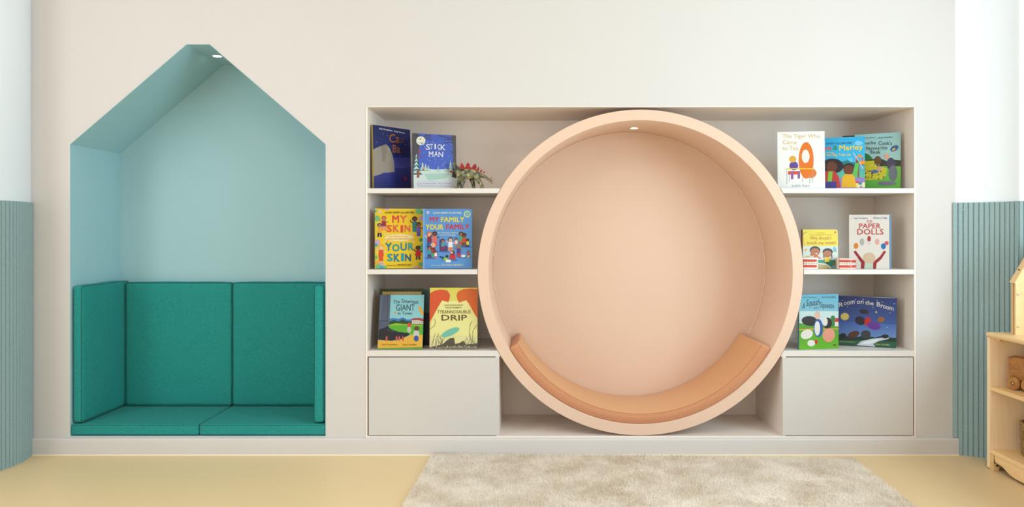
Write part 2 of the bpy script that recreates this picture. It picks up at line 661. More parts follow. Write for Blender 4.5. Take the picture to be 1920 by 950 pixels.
# cabinets below the shelves
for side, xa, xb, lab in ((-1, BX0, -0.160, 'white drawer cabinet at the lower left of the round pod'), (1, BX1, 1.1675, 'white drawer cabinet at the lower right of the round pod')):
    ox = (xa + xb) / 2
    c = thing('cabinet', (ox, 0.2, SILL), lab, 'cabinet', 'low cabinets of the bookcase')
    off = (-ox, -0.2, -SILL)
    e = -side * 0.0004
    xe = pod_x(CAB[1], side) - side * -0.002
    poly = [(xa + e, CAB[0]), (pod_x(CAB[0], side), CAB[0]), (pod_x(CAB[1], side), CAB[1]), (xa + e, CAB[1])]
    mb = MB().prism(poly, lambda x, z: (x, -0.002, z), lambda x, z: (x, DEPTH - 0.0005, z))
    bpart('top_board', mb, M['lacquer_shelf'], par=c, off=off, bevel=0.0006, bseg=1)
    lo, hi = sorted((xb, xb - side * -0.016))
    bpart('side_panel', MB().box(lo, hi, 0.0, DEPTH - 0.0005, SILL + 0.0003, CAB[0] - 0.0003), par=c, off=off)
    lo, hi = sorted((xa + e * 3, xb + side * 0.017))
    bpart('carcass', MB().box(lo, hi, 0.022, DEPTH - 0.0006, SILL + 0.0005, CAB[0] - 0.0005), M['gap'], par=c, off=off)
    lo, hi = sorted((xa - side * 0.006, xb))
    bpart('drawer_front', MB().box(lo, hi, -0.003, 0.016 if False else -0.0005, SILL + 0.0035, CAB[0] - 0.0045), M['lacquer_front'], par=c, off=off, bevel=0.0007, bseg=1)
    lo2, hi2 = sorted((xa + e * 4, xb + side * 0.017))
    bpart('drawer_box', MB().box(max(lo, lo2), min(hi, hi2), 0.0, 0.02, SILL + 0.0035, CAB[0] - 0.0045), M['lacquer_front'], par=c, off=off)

# ------------------------------------------------------------------ round reading pod
pod = thing('reading_pod', (PX, 0.2, PZ - PR), 'large round peach reading pod set into the bookcase', 'reading pod')
prof = [(PRI, 0.0022), (PRI + 0.0015, 0.0), (PR - 0.0015, 0.0), (PR, 0.0015), (PR, 0.018), (PR - 0.014, 0.019), (PR - 0.014, 0.402), (PRI - 0.0, 0.402)]
o = lathe(prof, seg=160, axis='y', closed=True).build('ring', M['pod'], pod, sm=35)
o.location = (0, -0.2, PR)
o = lathe([(0.0, 0.3935), (PRI - 0.0004, 0.3935), (PRI - 0.0004, 0.4015), (0.0, 0.4015)], seg=160, axis='y').build('back_disc', M['pod'], pod, sm=35)
o.location = (0, -0.2, PR)
bead = MB().tube([(math.cos(2 * PI * k / 120) * (PRI - 0.0022), 0.3922, math.sin(2 * PI * k / 120) * (PRI - 0.0022)) for k in range(120)], 0.0022, seg=6, closed=True)
o = bead.build('joint_bead', M['bead'], pod, sm=60)
o.location = (0, -0.2, PR)

# recessed lights
def downlight(loc, rad, nrm, label):
    t = thing('recessed_downlight', loc, label, 'light', 'small recessed downlights')
    t.rotation_euler = Vector(nrm).to_track_quat('Z', 'Y').to_euler()
    lathe([(rad, 0.0), (rad * 1.22, 0.0), (rad * 1.22, 0.0012), (rad * 1.1, 0.0022), (rad, 0.0018)], seg=28, closed=True).build('trim_ring', M['white_plastic'], t, sm=40)
    lathe([(0.0, 0.0012), (rad * 0.99, 0.0012), (rad * 0.99, 0.0002), (0.0, 0.0002)], seg=28).build('lens', M['lamp'], t, sm=40)


downlight((-1.576, 0.217, HTOP - 0.0001), 0.021, (0, 0, -1), 'small bright downlight in the peak of the teal house niche')
downlight((0.5065, 0.245, PZ + PRI - 0.0009), 0.0185, (0, 0, -1), 'small bright downlight at the top inside the round pod')

# curved pod cushion
def arc_cushion():
    t = thing('curved_cushion', (PX, 0.2, PZ - PRI), 'long tan curved seat cushion lying in the bottom of the round pod', 'cushion')
    r_out, th, y0, y1 = PRI - 0.0015, 0.047, 0.010, 0.391
    a0, a1 = R(180 + 30.5), R(360 - 30.5)
    na = 72
    rd = 0.010
    sec = []                                   # cross-section (y, r): from outer front, round to inner, back
    yy = np.linspace(y0 + rd, y1 - rd, 9)

    def section(end):
        s = []
        hb = 1 - end
        for k in range(5):
            a = PI / 2 * k / 4
            s.append((y0 + rd * 0.5 - rd * 0.5 * math.sin(a), r_out - rd * 0.5 + rd * 0.5 * math.cos(a)))
        for k in range(1, 6):
            s.append((y0 - 0.004 * math.sin(PI * k / 6) * hb, r_out - rd * 0.5 - (th - rd) * k / 6))
        for k in range(5):
            a = PI / 2 * k / 4
            s.append((y0 + rd * 0.5 - rd * 0.5 * math.cos(a), r_out - th + rd * 0.5 - rd * 0.5 * math.sin(a)))
        for k in range(1, 12):
            y = y0 + rd + (y1 - y0 - 2 * rd) * k / 12
            s.append((y, r_out - th - 0.010 * math.sin(PI * k / 12) ** 0.8 * (0.4 + 0.6 * hb)))
        for k in range(5):
            a = PI / 2 * k / 4
            s.append((y1 - rd * 0.5 + rd * 0.5 * math.sin(a), r_out - th + rd * 0.5 - rd * 0.5 * math.cos(a)))
        s.append((y1, r_out - rd))
        s.append((y1 - rd, r_out))
        return s
    vs, fs = [], []
    angs = [a0 + (a1 - a0) * k / na for k in range(na + 1)]
    ends = [(angs[0] - 0.0045, 0.75, 1), ] + [(a, 1.0 if 0 else (0.25 if i in (0, na) else 0.0), 0) for i, a in enumerate(angs)] + [(angs[-1] + 0.0045, 0.75, 1)]
    m = None
    for i, (a, end, cap) in enumerate(ends):
        sc = section(end)
        m = len(sc)
        for (y, r) in sc:
            if cap:
                ym, rm = (y0 + y1) / 2, r_out - th / 2
                y = ym + (y - ym) * 0.985
                r = rm + (r - rm) * 0.80
            w = 0.0
            if not cap and r < r_out - th + 0.004 and y0 + 0.03 < y < y1 - 0.03:
                u = (a - R(278)) / R(9)
                w = 0.0022 * math.exp(-u * u) * math.sin(70 * (a - R(270)) + 24 * (y - 0.2))
            r += w
            vs.append((r * math.cos(a), y - 0.2, PRI + r * math.sin(a)))
    for i in range(len(ends) - 1):
        for k in range(m):
            l = (k + 1) % m
            fs.append((i * m + k, (i + 1) * m + k, (i + 1) * m + l, i * m + l))
    fs += [tuple(range(m)), tuple(range((len(ends) - 1) * m, len(ends) * m))]
    me = MB().add(vs, fs).mesh('cushion', sm=60)
    me.materials.append(M['tan'])
    me.materials.append(M['tan_side'])
    for p in me.polygons:                      # boxing strip of darker cloth round the rim
        if abs(p.normal.y) > 0.75 or len(p.vertices) > 6:
            p.material_index = 1
    link('cushion_body', me, None, t)
    for (y, dr) in ((y0 + 0.0015, 0.0025),):
        for rr, nm in ((r_out - th + 0.002, 'seam'),):
            pts = [(rr * math.cos(a), y - 0.2, PRI + rr * math.sin(a)) for a in angs]
            rr2 = r_out - 0.002
            pts = [(rr2 * math.cos(angs[0]), y - 0.2, PRI + rr2 * math.sin(angs[0]))] + pts + [(rr2 * math.cos(angs[-1]), y - 0.2, PRI + rr2 * math.sin(angs[-1]))]
            MB().tube(pts, 0.0013, seg=6).build(nm, M['seam_tan'], t, sm=60)


arc_cushion()

# ------------------------------------------------------------------ teal cushions of the house niche
def seam_loop(hx, hy, hz, axis, s, inset=0.0012, r=0.0016):
    """seam along the edge loop of one face (axis, sign)"""
    H = [hx, hy, hz]
    j, k = [i for i in range(3) if i != axis]
    c = 0.012
    pts = []
    for (sj, sk) in ((-1, -1), (1, -1), (1, 1), (-1, 1)):
        cj, ck = sj * (H[j] - c), sk * (H[k] - c)
        base = {(-1, -1): 180, (1, -1): 270, (1, 1): 0, (-1, 1): 90}[(sj, sk)]
        for q in range(4):
            a = R(base + 30 * q)
            p = [0, 0, 0]
            p[axis] = s * (H[axis] - 0.004)
            p[j] = cj + (c - inset) * math.cos(a)
            p[k] = ck + (c - inset) * math.sin(a)
            pts.append(p)
    return MB().tube(pts, r, seg=6, closed=True)


def cushion(x0, x1, y0, y1, z0, z1, label, bulge, faces, seed, r=0.013):
    hx, hy, hz = (x1 - x0) / 2, (y1 - y0) / 2, (z1 - z0) / 2
    t = thing('seat_cushion', ((x0 + x1) / 2, (y0 + y1) / 2, z0), label, 'cushion', 'teal cushions of the house niche')
    o = link('cushion_body', rounded_block(hx, hy, hz, r, bulge, wob=0.0016, seed=seed), M['teal'], t)
    o.location = (0, 0, hz)
    for axis, s in faces:
        o = seam_loop(hx, hy, hz, axis, s).build('seam', M['seam_teal'], t, sm=60)
        o.location = (0, 0, hz)
    return t


SEAT = 0.139
e = 0.0012
cushion(HX0 + e, -1.5695, 0.0, 0.404, SILL + 0.0032, SEAT, 'flat teal seat cushion at the left of the house niche floor', (0, 0, 0.001), ((2, 1),), 1, r=0.009)
cushion(-1.567, HX1 - e, 0.0, 0.404, SILL + 0.0032, SEAT, 'flat teal seat cushion at the right of the house niche floor', (0, 0, 0.001), ((2, 1),), 2, r=0.009)
cushion(HX0 + 0.0055, HX0 + 0.0515, 0.006, 0.402, SEAT + 0.0055, 0.787, 'upright teal cushion against the left side of the house niche', (0.003, 0.001, 0.004), ((0, 1),), 3, r=0.014)
cushion(HX1 - 0.059, HX1 - 0.008, 0.006, 0.402, SEAT + 0.0055, 0.787, 'narrow-looking upright teal cushion against the right side of the house niche', (0.003, 0.001, 0.004), ((0, -1),), 4, r=0.014)
cushion(HX0 + 0.0565, -1.5605, 0.3515, 0.4015, SEAT + 0.0045, 0.780, 'wide teal back cushion beside the left arm cushion of the niche', (0.0005, 0.0035, 0.003), ((1, -1),), 5, r=0.016)
cushion(-1.5585, HX1 - 0.0645, 0.3515, 0.4015, SEAT + 0.0045, 0.780, 'teal back cushion nearer the right arm cushion of the niche', (0.0005, 0.0035, 0.003), ((1, -1),), 6, r=0.016)

# ------------------------------------------------------------------ rug
def make_rug():
    W, L, a = 1.925, 1.45, R(-1.9)
    t = thing('rug', (-0.468, -0.027, 0.0), 'light beige shaggy rug lying in front of the round pod', 'rug', rot=(0, 0, a))
    MB().box(0, W, -L, 0, 0.0, 0.009).build('backing', M['rug'], t, bevel=0.003)
    n = 120000
    x = RNG.uniform(-0.002, W + 0.002, n)
    y = -RNG.uniform(-0.001, L + 0.002, n)
    h = RNG.uniform(0.013, 0.023, n)
    az = RNG.uniform(0, 2 * PI, n)
    # pile is brushed in patches: slow field for the lean
    fld = 1.9 * np.sin(3.1 * x + 1.3 * np.sin(4.2 * y)) + 1.6 * np.cos(3.7 * y + 1.1 * np.sin(2.9 * x))
    la = fld + RNG.normal(0, 0.9, n)
    le = RNG.uniform(0.002, 0.009, n)
    wd = RNG.uniform(0.0016, 0.003, n)
    v = np.empty((n, 4, 3))
    for k in range(3):
        ang = az + 2 * PI * k / 3
        v[:, k, 0] = x + wd * np.cos(ang)
        v[:, k, 1] = y + wd * np.sin(ang)
        v[:, k, 2] = 0.007
    v[:, 3, 0] = np.clip(x + le * np.cos(la), -0.006, W + 0.006)
    v[:, 3, 1] = np.minimum(y + le * np.sin(la), 0.004)
    v[:, 3, 2] = h
    base = (np.arange(n) * 4)[:, None, None]
    f = (base + np.array([[0, 1, 3], [1, 2, 3], [2, 0, 3]])[None]).reshape(-1)
    me = bpy.data.meshes.new('pile')
    me.vertices.add(n * 4)
    me.vertices.foreach_set('co', v.reshape(-1))
    me.loops.add(len(f))
    me.loops.foreach_set('vertex_index', f.astype(np.int32))
    me.polygons.add(n * 3)
    me.polygons.foreach_set('loop_start', np.arange(0, n * 9, 3, dtype=np.int32))
    me.update(calc_edges=True)
    o = link('pile', me, M['rug'], t)
    tag(o, kind='stuff')


make_rug()

# ------------------------------------------------------------------ picture books
_TXT = {}


def text_shape(s, bold=0.0, shear=0.0, space=1.0):
    """outline letters as flat polygons, normalised to their own bounding box"""
    key = (s, bold, shear, space)
    if key not in _TXT:
        cu = bpy.data.curves.new('lettering', 'FONT')
        cu.body = s
        cu.size = 1.0
        cu.offset = bold
        cu.shear = shear
        cu.space_character = space
        cu.resolution_u = 2
        cu.fill_mode = 'FRONT'
        ob = bpy.data.objects.new('lettering', cu)
        COL.objects.link(ob)
        dg = bpy.context.evaluated_depsgraph_get()
        ev = ob.evaluated_get(dg)
        me = ev.to_mesh()
        vs = [(v.co.x, v.co.y) for v in me.vertices]
        fs = [tuple(p.vertices) for p in me.polygons]
        ev.to_mesh_clear()
        bpy.data.objects.remove(ob)
        bpy.data.curves.remove(cu)
        x0, x1 = min(v[0] for v in vs), max(v[0] for v in vs)
        y0, y1 = min(v[1] for v in vs), max(v[1] for v in vs)
        vs = [((x - x0) / (x1 - x0), (y1 - y) / (y1 - y0)) for x, y in vs]
        _TXT[key] = (vs, fs)
    return _TXT[key]


def clip01(pts):
    """clip a polygon of (u, v, ...) points to the unit square"""
    for ax, lim, sg in ((0, 0.0, 1), (0, 1.0, -1), (1, 0.0, 1), (1, 1.0, -1)):
        out = []
        for i in range(len(pts)):
            a, b = pts[i - 1], pts[i]
            ia, ib = sg * (a[ax] - lim) >= 0, sg * (b[ax] - lim) >= 0
            if ia != ib:
                t = (lim - a[ax]) / (b[ax] - a[ax])
                out.append(tuple(p + (q - p) * t for p, q in zip(a, b)))
            if ib:
                out.append(b)
        pts = out
        if len(pts) < 3:
            return []
    return pts


class Art:
    """flat print on a cover. Shapes are drawn in a drawing frame whose quad (TL, TR, BR, BL) is the cover."""
    STEP = 1.3e-5

    def __init__(self, quad, w, h, rounded=0.0):
        self.w, self.h = w, h
        self.cuts = []
        if rounded:
            ru, rv = rounded / w, rounded / h
            for an in (15, 45, 75):
                c_, s_ = math.cos(R(an)), math.sin(R(an))
                for sg in (-1, 1):           # half-planes n.p <= d tangent to the corner arcs
                    nx, ny = c_ / ru, sg * s_ / rv
                    cx, cy = 1 - ru, (1 - rv if sg > 0 else rv)
                    self.cuts.append((nx, ny, nx * cx + ny * cy + 1.0))
        A, bvec = [], []
        for (x, y), (u, v) in zip(quad, ((0, 0), (1, 0), (1, 1), (0, 1))):
            A.append([x, y, 1, 0, 0, 0, -u * x, -u * y]); bvec.append(u)
            A.append([0, 0, 0, x, y, 1, -v * x, -v * y]); bvec.append(v)
        p = np.linalg.solve(np.array(A, float), np.array(bvec, float))
        self.H = np.append(p, 1.0).reshape(3, 3)
        self.n = 0
        self.layers = {}

    def uv(self, x, y):
        q = self.H @ np.array([x, y, 1.0])
        return (q[0] / q[2], q[1] / q[2])

    def _put(self, part, vs, fs, cols):
        L = self.layers.setdefault(part, ([], [], []))
        k = len(L[0])
        d = -(0.00022 + self.n * self.STEP)
        L[0].extend((u * self.w, d, (1 - v) * self.h) for u, v in vs)
        L[1].extend(tuple(i + k for i in f) for f in fs)
        L[2].extend(cols)
        self.n += 1

    def trim(self, pts):
        for nx, ny, d in self.cuts:
            out = []
            for i in range(len(pts)):
                a, b = pts[i - 1], pts[i]
                fa, fb = d - nx * a[0] - ny * a[1], d - nx * b[0] - ny * b[1]
                if (fa >= 0) != (fb >= 0):
                    t = fa / (fa - fb)
                    out.append(tuple(p + (q - p) * t for p, q in zip(a, b)))
                if fb >= 0:
                    out.append(b)
            pts = out
            if len(pts) < 3:
                return []
        return pts

    def P(self, c, pts, part='cover_picture', c2=None):
        """polygon; c2 = colour at the bottom for a printed gradient"""
        uv = [self.uv(*p) for p in pts]
        if c2 is not None:
            y0, y1 = min(p[1] for p in pts), max(p[1] for p in pts)
            a, b = np.array(lin(c)), np.array(lin(c2))
            uv = [q + tuple(a + (b - a) * ((p[1] - y0) / (y1 - y0))) for q, p in zip(uv, pts)]
            uv = self.trim(clip01(uv))
            if uv:
                self._put(part, [q[:2] for q in uv], [tuple(range(len(uv)))], [tuple(q[2:]) for q in uv])
            return self
        uv = self.trim(clip01(uv))
        if uv:
            self._put(part, uv, [tuple(range(len(uv)))], [lin(c)] * len(uv))
        return self

    def B(self, c, x0, y0, x1, y1, c2=None, **k):
        return self.P(c, [(x0, y0), (x1, y0), (x1, y1), (x0, y1)], c2=c2, **k)

    def full(self, c, c2=None):
        inv = np.linalg.inv(self.H)
        pts = []
        for u, v in ((0, 0), (1, 0), (1, 1), (0, 1)):
            q = inv @ np.array([u, v, 1.0])
            pts.append((q[0] / q[2], q[1] / q[2]))
        return self.P(c, pts, c2=c2)

    def E(self, c, cx, cy, rx, ry=None, rot=0, n=18, part='cover_picture'):
        ry = rx if ry is None else ry
        ca, sa = math.cos(R(rot)), math.sin(R(rot))
        return self.P(c, [(cx + rx * math.cos(a) * ca - ry * math.sin(a) * sa, cy + rx * math.cos(a) * sa + ry * math.sin(a) * ca) for a in [2 * PI * k / n for k in range(n)]], part)

    def S(self, c, wd, pts, part='cover_picture'):
        """stroke of a given width along a polyline"""
        P2 = [Vector(p) for p in pts]
        lf, rt = [], []
        for i, p in enumerate(P2):
            t = P2[min(i + 1, len(P2) - 1)] - P2[max(i - 1, 0)]
            t.normalize()
            nrm = Vector((-t.y, t.x)) * wd / 2
            lf.append(tuple(p + nrm)); rt.append(tuple(p - nrm))
        return self.P(c, lf + rt[::-1], part)

    def dots(self, c, pts, r, part='cover_picture'):
        for x, y in pts:
            self.E(c, x, y, r, n=6, part=part)
        return self

    def T(self, c, s, x0, y0, x1, y1, bold=0.0, part='title_lettering', slope=0.0, arch=0.0, wave=0.0, shear=0.0, space=1.0, c2=None, pivot=None):
        """line of lettering filling the box; slope = drop per unit length, arch = rise in the middle"""
        vs, fs = text_shape(s, 0.0, shear, space)
        a = np.array(lin(c)); b = np.array(lin(c2)) if c2 is not None else a
        d = bold * (y1 - y0) * 0.72 if bold >= 0.004 else 0.0        # heavy letters: overprinted copies
        shifts = [(0, 0)] if d == 0 else [(-d, -d), (d, -d), (d, d), (-d, d), (0, 0)]
        key = part if len(s) < 2 or '|' in part else part + '|%d' % self.n
        for sx, sy in shifts:
            uv, cols = [], []
            for tx, ty in vs:
                x = x0 + d + (x1 - x0 - 2 * d) * tx + sx
                y = y0 + d + (y1 - y0 - 2 * d) * ty + sy + slope * (x - x0) - arch * (1 - (2 * tx - 1) ** 2) + wave * math.sin(2 * PI * tx)
                uv.append(self.uv(x, y))
                cols.append(tuple(a + (b - a) * tx))
            uv = [(min(1, max(0, u)), min(1, max(0, v))) for u, v in uv]
            self._put(key, uv, fs, cols)
        return self

    def kid(self, cx, top, h, skin, hair, shirt, legs, lean=0, arms=True, dress=False):
        """small generic figure: hair, head, top, legs, shoes"""
        u = h / 10.0
        k = lean * u
        self.S(legs, 1.3 * u, [(cx - 0.6 * u + k * .2, top + 6 * u), (cx - 1.0 * u - k * .3, top + 9.6 * u)])
        self.S(legs, 1.3 * u, [(cx + 0.6 * u + k * .2, top + 6 * u), (cx + 1.1 * u + k * .4, top + 9.6 * u)])
        if arms:
            self.S(skin, 0.8 * u, [(cx - 1.2 * u, top + 3.8 * u), (cx - 2.5 * u, top + 3.2 * u), (cx - 2.7 * u, top + 2.2 * u)])
            self.S(skin, 0.8 * u, [(cx + 1.2 * u, top + 3.8 * u), (cx + 2.4 * u, top + 4.2 * u), (cx + 2.9 * u, top + 3.4 * u)])
        wd = 2.2 if dress else 1.6
        self.P(shirt, [(cx - 1.3 * u, top + 3.1 * u), (cx + 1.3 * u, top + 3.1 * u), (cx + wd * u, top + 6.8 * u), (cx - wd * u, top + 6.8 * u)])
        self.E(hair, cx, top + 1.4 * u, 1.75 * u, 1.6 * u, n=12)
        self.E(skin, cx + 0.1 * u, top + 1.9 * u, 1.25 * u, 1.25 * u, n=12)
        return self

    def build(self, parent):
        for part, (vs, fs, cols) in self.layers.items():
            part = part.split('|')[0]
            me = bpy.data.meshes.new(part)
            me.from_pydata(vs, [], fs)
            at = me.color_attributes.new('Col', 'FLOAT_COLOR', 'POINT')
            at.data.foreach_set('color', [c for col in cols for c in col])
            me.update()
            link(part, me, M['print'], parent)


_CARD = {}


def card(rgb):
    if rgb not in _CARD:
        _CARD[rgb] = mat('card_%d_%d_%d' % rgb, tuple(v * 0.875 for v in rgb), rough=0.4, spec=0.35, var=0.01)
    return _CARD[rgb]


BOOK_GROUP = 'picture books standing on the bookcase shelves'


def book(label, x, y, z, yaw, lean, roll, w, h, cover, spine=None, th=0.010, open_deg=0, board=0.0012, quad=None, draw=None, backc=None, rounded=0.0, lift=0.0):
    """a picture book standing on its lower edge. Origin: lower spine corner of the front cover."""
    if open_deg and lean > 0:
        lift += (w * math.sin(R(open_deg)) + th) * math.sin(R(lean)) + 0.0002
    elif lean > 0:
        lift += th * math.sin(R(lean)) + 0.0002
    t = thing('picture_book', (x, y, z + lift), label, 'book', BOOK_GROUP)
    m = Matrix.Rotation(R(yaw), 4, 'Z') @ Matrix.Rotation(R(-lean), 4, 'X') @ Matrix.Rotation(R(roll), 4, 'Y')
    t.rotation_euler = m.to_euler()
    spine = spine or cover
    half = th / 2
    def plate(y0, y1):
        if not rounded:
            return MB().box(0.0, w, y0, y1, 0.0, h)
        r = rounded
        pl = [(0, 0), (w - r, 0)] + [(w - r + r * math.sin(a), r - r * math.cos(a)) for a in np.linspace(0.3, 1.4, 4)] + [(w, r), (w, h - r)]
        pl += [(w - r + r * math.cos(a), h - r + r * math.sin(a)) for a in np.linspace(0.15, 1.4, 4)] + [(w - r, h), (0, h)]
        return MB().prism(pl, lambda a, b: (a, y0, b), lambda a, b: (a, y1, b))
    plate(0.0, board).build('front_cover', card(cover), t)
    ins = 0.0015
    if open_deg:
        MB().box(0.0016, w - ins, board, half, ins, h - ins).build('pages', M['paper'], t)
        rot = Matrix.Translation((0, half + 0.0002, 0)) @ Matrix.Rotation(R(open_deg), 4, 'Z')
        MB().box(0.0016, w - ins, 0.0003, half - board, ins, h - ins, rot).build('pages', M['paper'], t)
        MB().box(0.0, w, half - board, half, 0.0, h, rot).build('back_cover', card(backc or cover), t)
    else:
        MB().box(0.0016, w - ins, board, th - board, ins, h - ins).build('pages', M['paper'], t)
        plate(th - board, th).build('back_cover', card(backc or cover), t)
    MB().box(-0.0012, 0.0, 0.0, th, 0.0, h).build('spine', card(spine), t)
    if draw:
        a = Art(quad, w, h, rounded)
        draw(a)
        a.build(t)
    return t


Z1, Z2, Z3 = 1.2454, 0.8654, 0.4854
WHITE, BLACK, NAVY = (244, 244, 240), (34, 32, 34), (28, 36, 86)


def art_cave(a):
    a.full((26, 34, 92), (46, 54, 140))
    a.B((60, 66, 160), 40, 500, 550, 640, c2=(84, 86, 176))
    a.B((62, 64, 150), 40, 640, 550, 940, c2=(36, 40, 104))
    a.P((58, 60, 140), [(380, 690), (550, 610), (550, 720), (400, 730)])
    a.P((166, 156, 142), [(40, 400), (90, 372), (150, 350), (215, 325), (262, 370), (300, 460), (322, 560), (330, 690), (250, 700), (190, 700), (120, 730), (44, 750)])
    a.P((148, 136, 122), [(150, 350), (215, 325), (230, 420), (200, 560), (170, 560), (160, 460)])
    for q in range(6):
        a.S((40, 40, 90), 5, [(70 + 30 * q, 850), (90 + 30 * q, 780 + 8 * (q % 3))])
    a.dots((210, 216, 236), [(180, 190), (230, 215), (300, 210), (330, 300), (380, 240), (280, 350), (420, 300), (400, 480), (90, 300), (470, 330)], 4)
    a.E((190, 40, 50), 470, 775, 18, 22)
    wht = (236, 236, 240)
    a.T(wht, 'Julia Donaldson', 125, 104, 300, 132, 0.02, 'author_lettering', slope=0.19)
    a.T(wht, 'Emily Gravett', 324, 143, 462, 168, 0.02, 'author_lettering', slope=0.19)
    a.T((176, 104, 52), 'Ca', 258, 190, 392, 305, 0.015, slope=0.03)
    a.T((96, 62, 66), 've', 396, 236, 452, 310, 0.01)  # darker letters: reflection on the foil put into the print colour
    a.T((176, 104, 52), 'Ba', 305, 332, 402, 438, 0.015, slope=0.04)
    a.T((56, 44, 72), 'by', 408, 348, 480, 470, 0.01)  # foil reflection again painted in as a darker letter colour


def pine(a, x, top, bot, hw, c1, c2, tiers=4):
    for k in range(tiers):
        y0 = top + (bot - top) * k / tiers
        y1 = top + (bot - top) * (k + 1.25) / tiers
        ww = hw * (k + 1.2) / tiers
        a.P(c1, [(x, y0), (x + ww, y1), (x - ww, y1)])
        a.P(c2, [(x, y0), (x + ww * 0.55, y1 - (y1 - y0) * .25), (x + ww * .1, y1 - (y1 - y0) * .4), (x - ww * .6, y1 - (y1 - y0) * .2)])


def art_stick(a):
    a.full((66, 92, 190), (70, 98, 204))
    a.P((204, 224, 216), [(60, 640), (200, 610), (420, 628), (560, 622), (740, 650), (740, 930), (60, 930)], c2=(226, 230, 228))
    a.P((176, 210, 192), [(240, 690), (640, 680), (560, 760), (300, 790)])
    a.P((74, 70, 72), [(60, 80), (150, 80), (165, 300), (150, 420), (160, 560), (60, 560)])
    a.P((78, 72, 74), [(640, 110), (740, 110), (740, 760), (650, 740), (668, 560), (662, 300)])
    for pts in ([(120, 120), (230, 140), (340, 118)], [(200, 140), (280, 170), (350, 190)], [(280, 150), (340, 150)], [(450, 122), (560, 150), (660, 170)], [(530, 240), (600, 222), (665, 240)], [(540, 190), (620, 180), (660, 200)], [(250, 110), (300, 130)], [(640, 350), (668, 400)]):
        a.S((62, 54, 56), 12, pts)
    for x, t, b, h in ((215, 515, 640, 44), (260, 540, 640, 40), (300, 560, 640, 30), (630, 505, 650, 50), (445, 580, 650, 22), (560, 600, 650, 26)):
        pine(a, x, t, b, h, (150, 184, 168), (206, 224, 208), 3)
    pine(a, 122, 392, 690, 95, (62, 96, 98), (196, 222, 218), 5)
    a.P((150, 80, 50), [(120, 640), (165, 650), (175, 690), (160, 750), (125, 745), (140, 690)])
    a.E((190, 74, 50), 225, 630, 18, 14)
    a.E((200, 60, 44), 640, 660, 20, 14)
    a.E((190, 52, 48), 165, 360, 12, 24)
    a.E((170, 48, 46), 178, 432, 12, 22)
    rs = np.random.default_rng(3)
    a.dots((226, 232, 244), [(float(x), float(y)) for x, y in zip(rs.uniform(190, 650, 46), rs.uniform(180, 600, 46))], 4.5)
    a.E((236, 234, 218), 188, 202, 68, 66, n=24, part='sticker')
    a.P((196, 96, 50), [(170, 160), (180, 172), (192, 158), (192, 186), (172, 186)], 'sticker')
    a.S((90, 90, 86), 5, [(150, 232), (226, 226)], 'sticker')
    a.E((60, 56, 54), 206, 246, 18, 7, part='sticker')
    W = (240, 242, 246)
    for s, x0, y0, x1, y1, sl in (('S', 262, 252, 328, 335, 0), ('T', 328, 246, 366, 325, 0.1), ('I', 390, 250, 412, 325, 0), ('C', 436, 254, 480, 332, 0), ('K', 484, 262, 552, 340, 0), ('M', 306, 358, 372, 440, 0), ('A', 386, 356, 440, 435, 0), ('N', 450, 365, 518, 445, 0)):
        a.T(W, s, x0, y0, x1, y1, 0.01, slope=sl)
    a.P((206, 202, 216), [(150, 800), (660, 806), (672, 840), (655, 876), (150, 872), (134, 836)], 'author_lettering')
    a.P((222, 222, 228), [(165, 812), (645, 816), (650, 864), (165, 860)], 'author_lettering')
    a.T((104, 98, 104), 'JULIA DONALDSON · AXEL SCHEFFLER', 172, 826, 636, 854, 0.01, 'author_lettering')


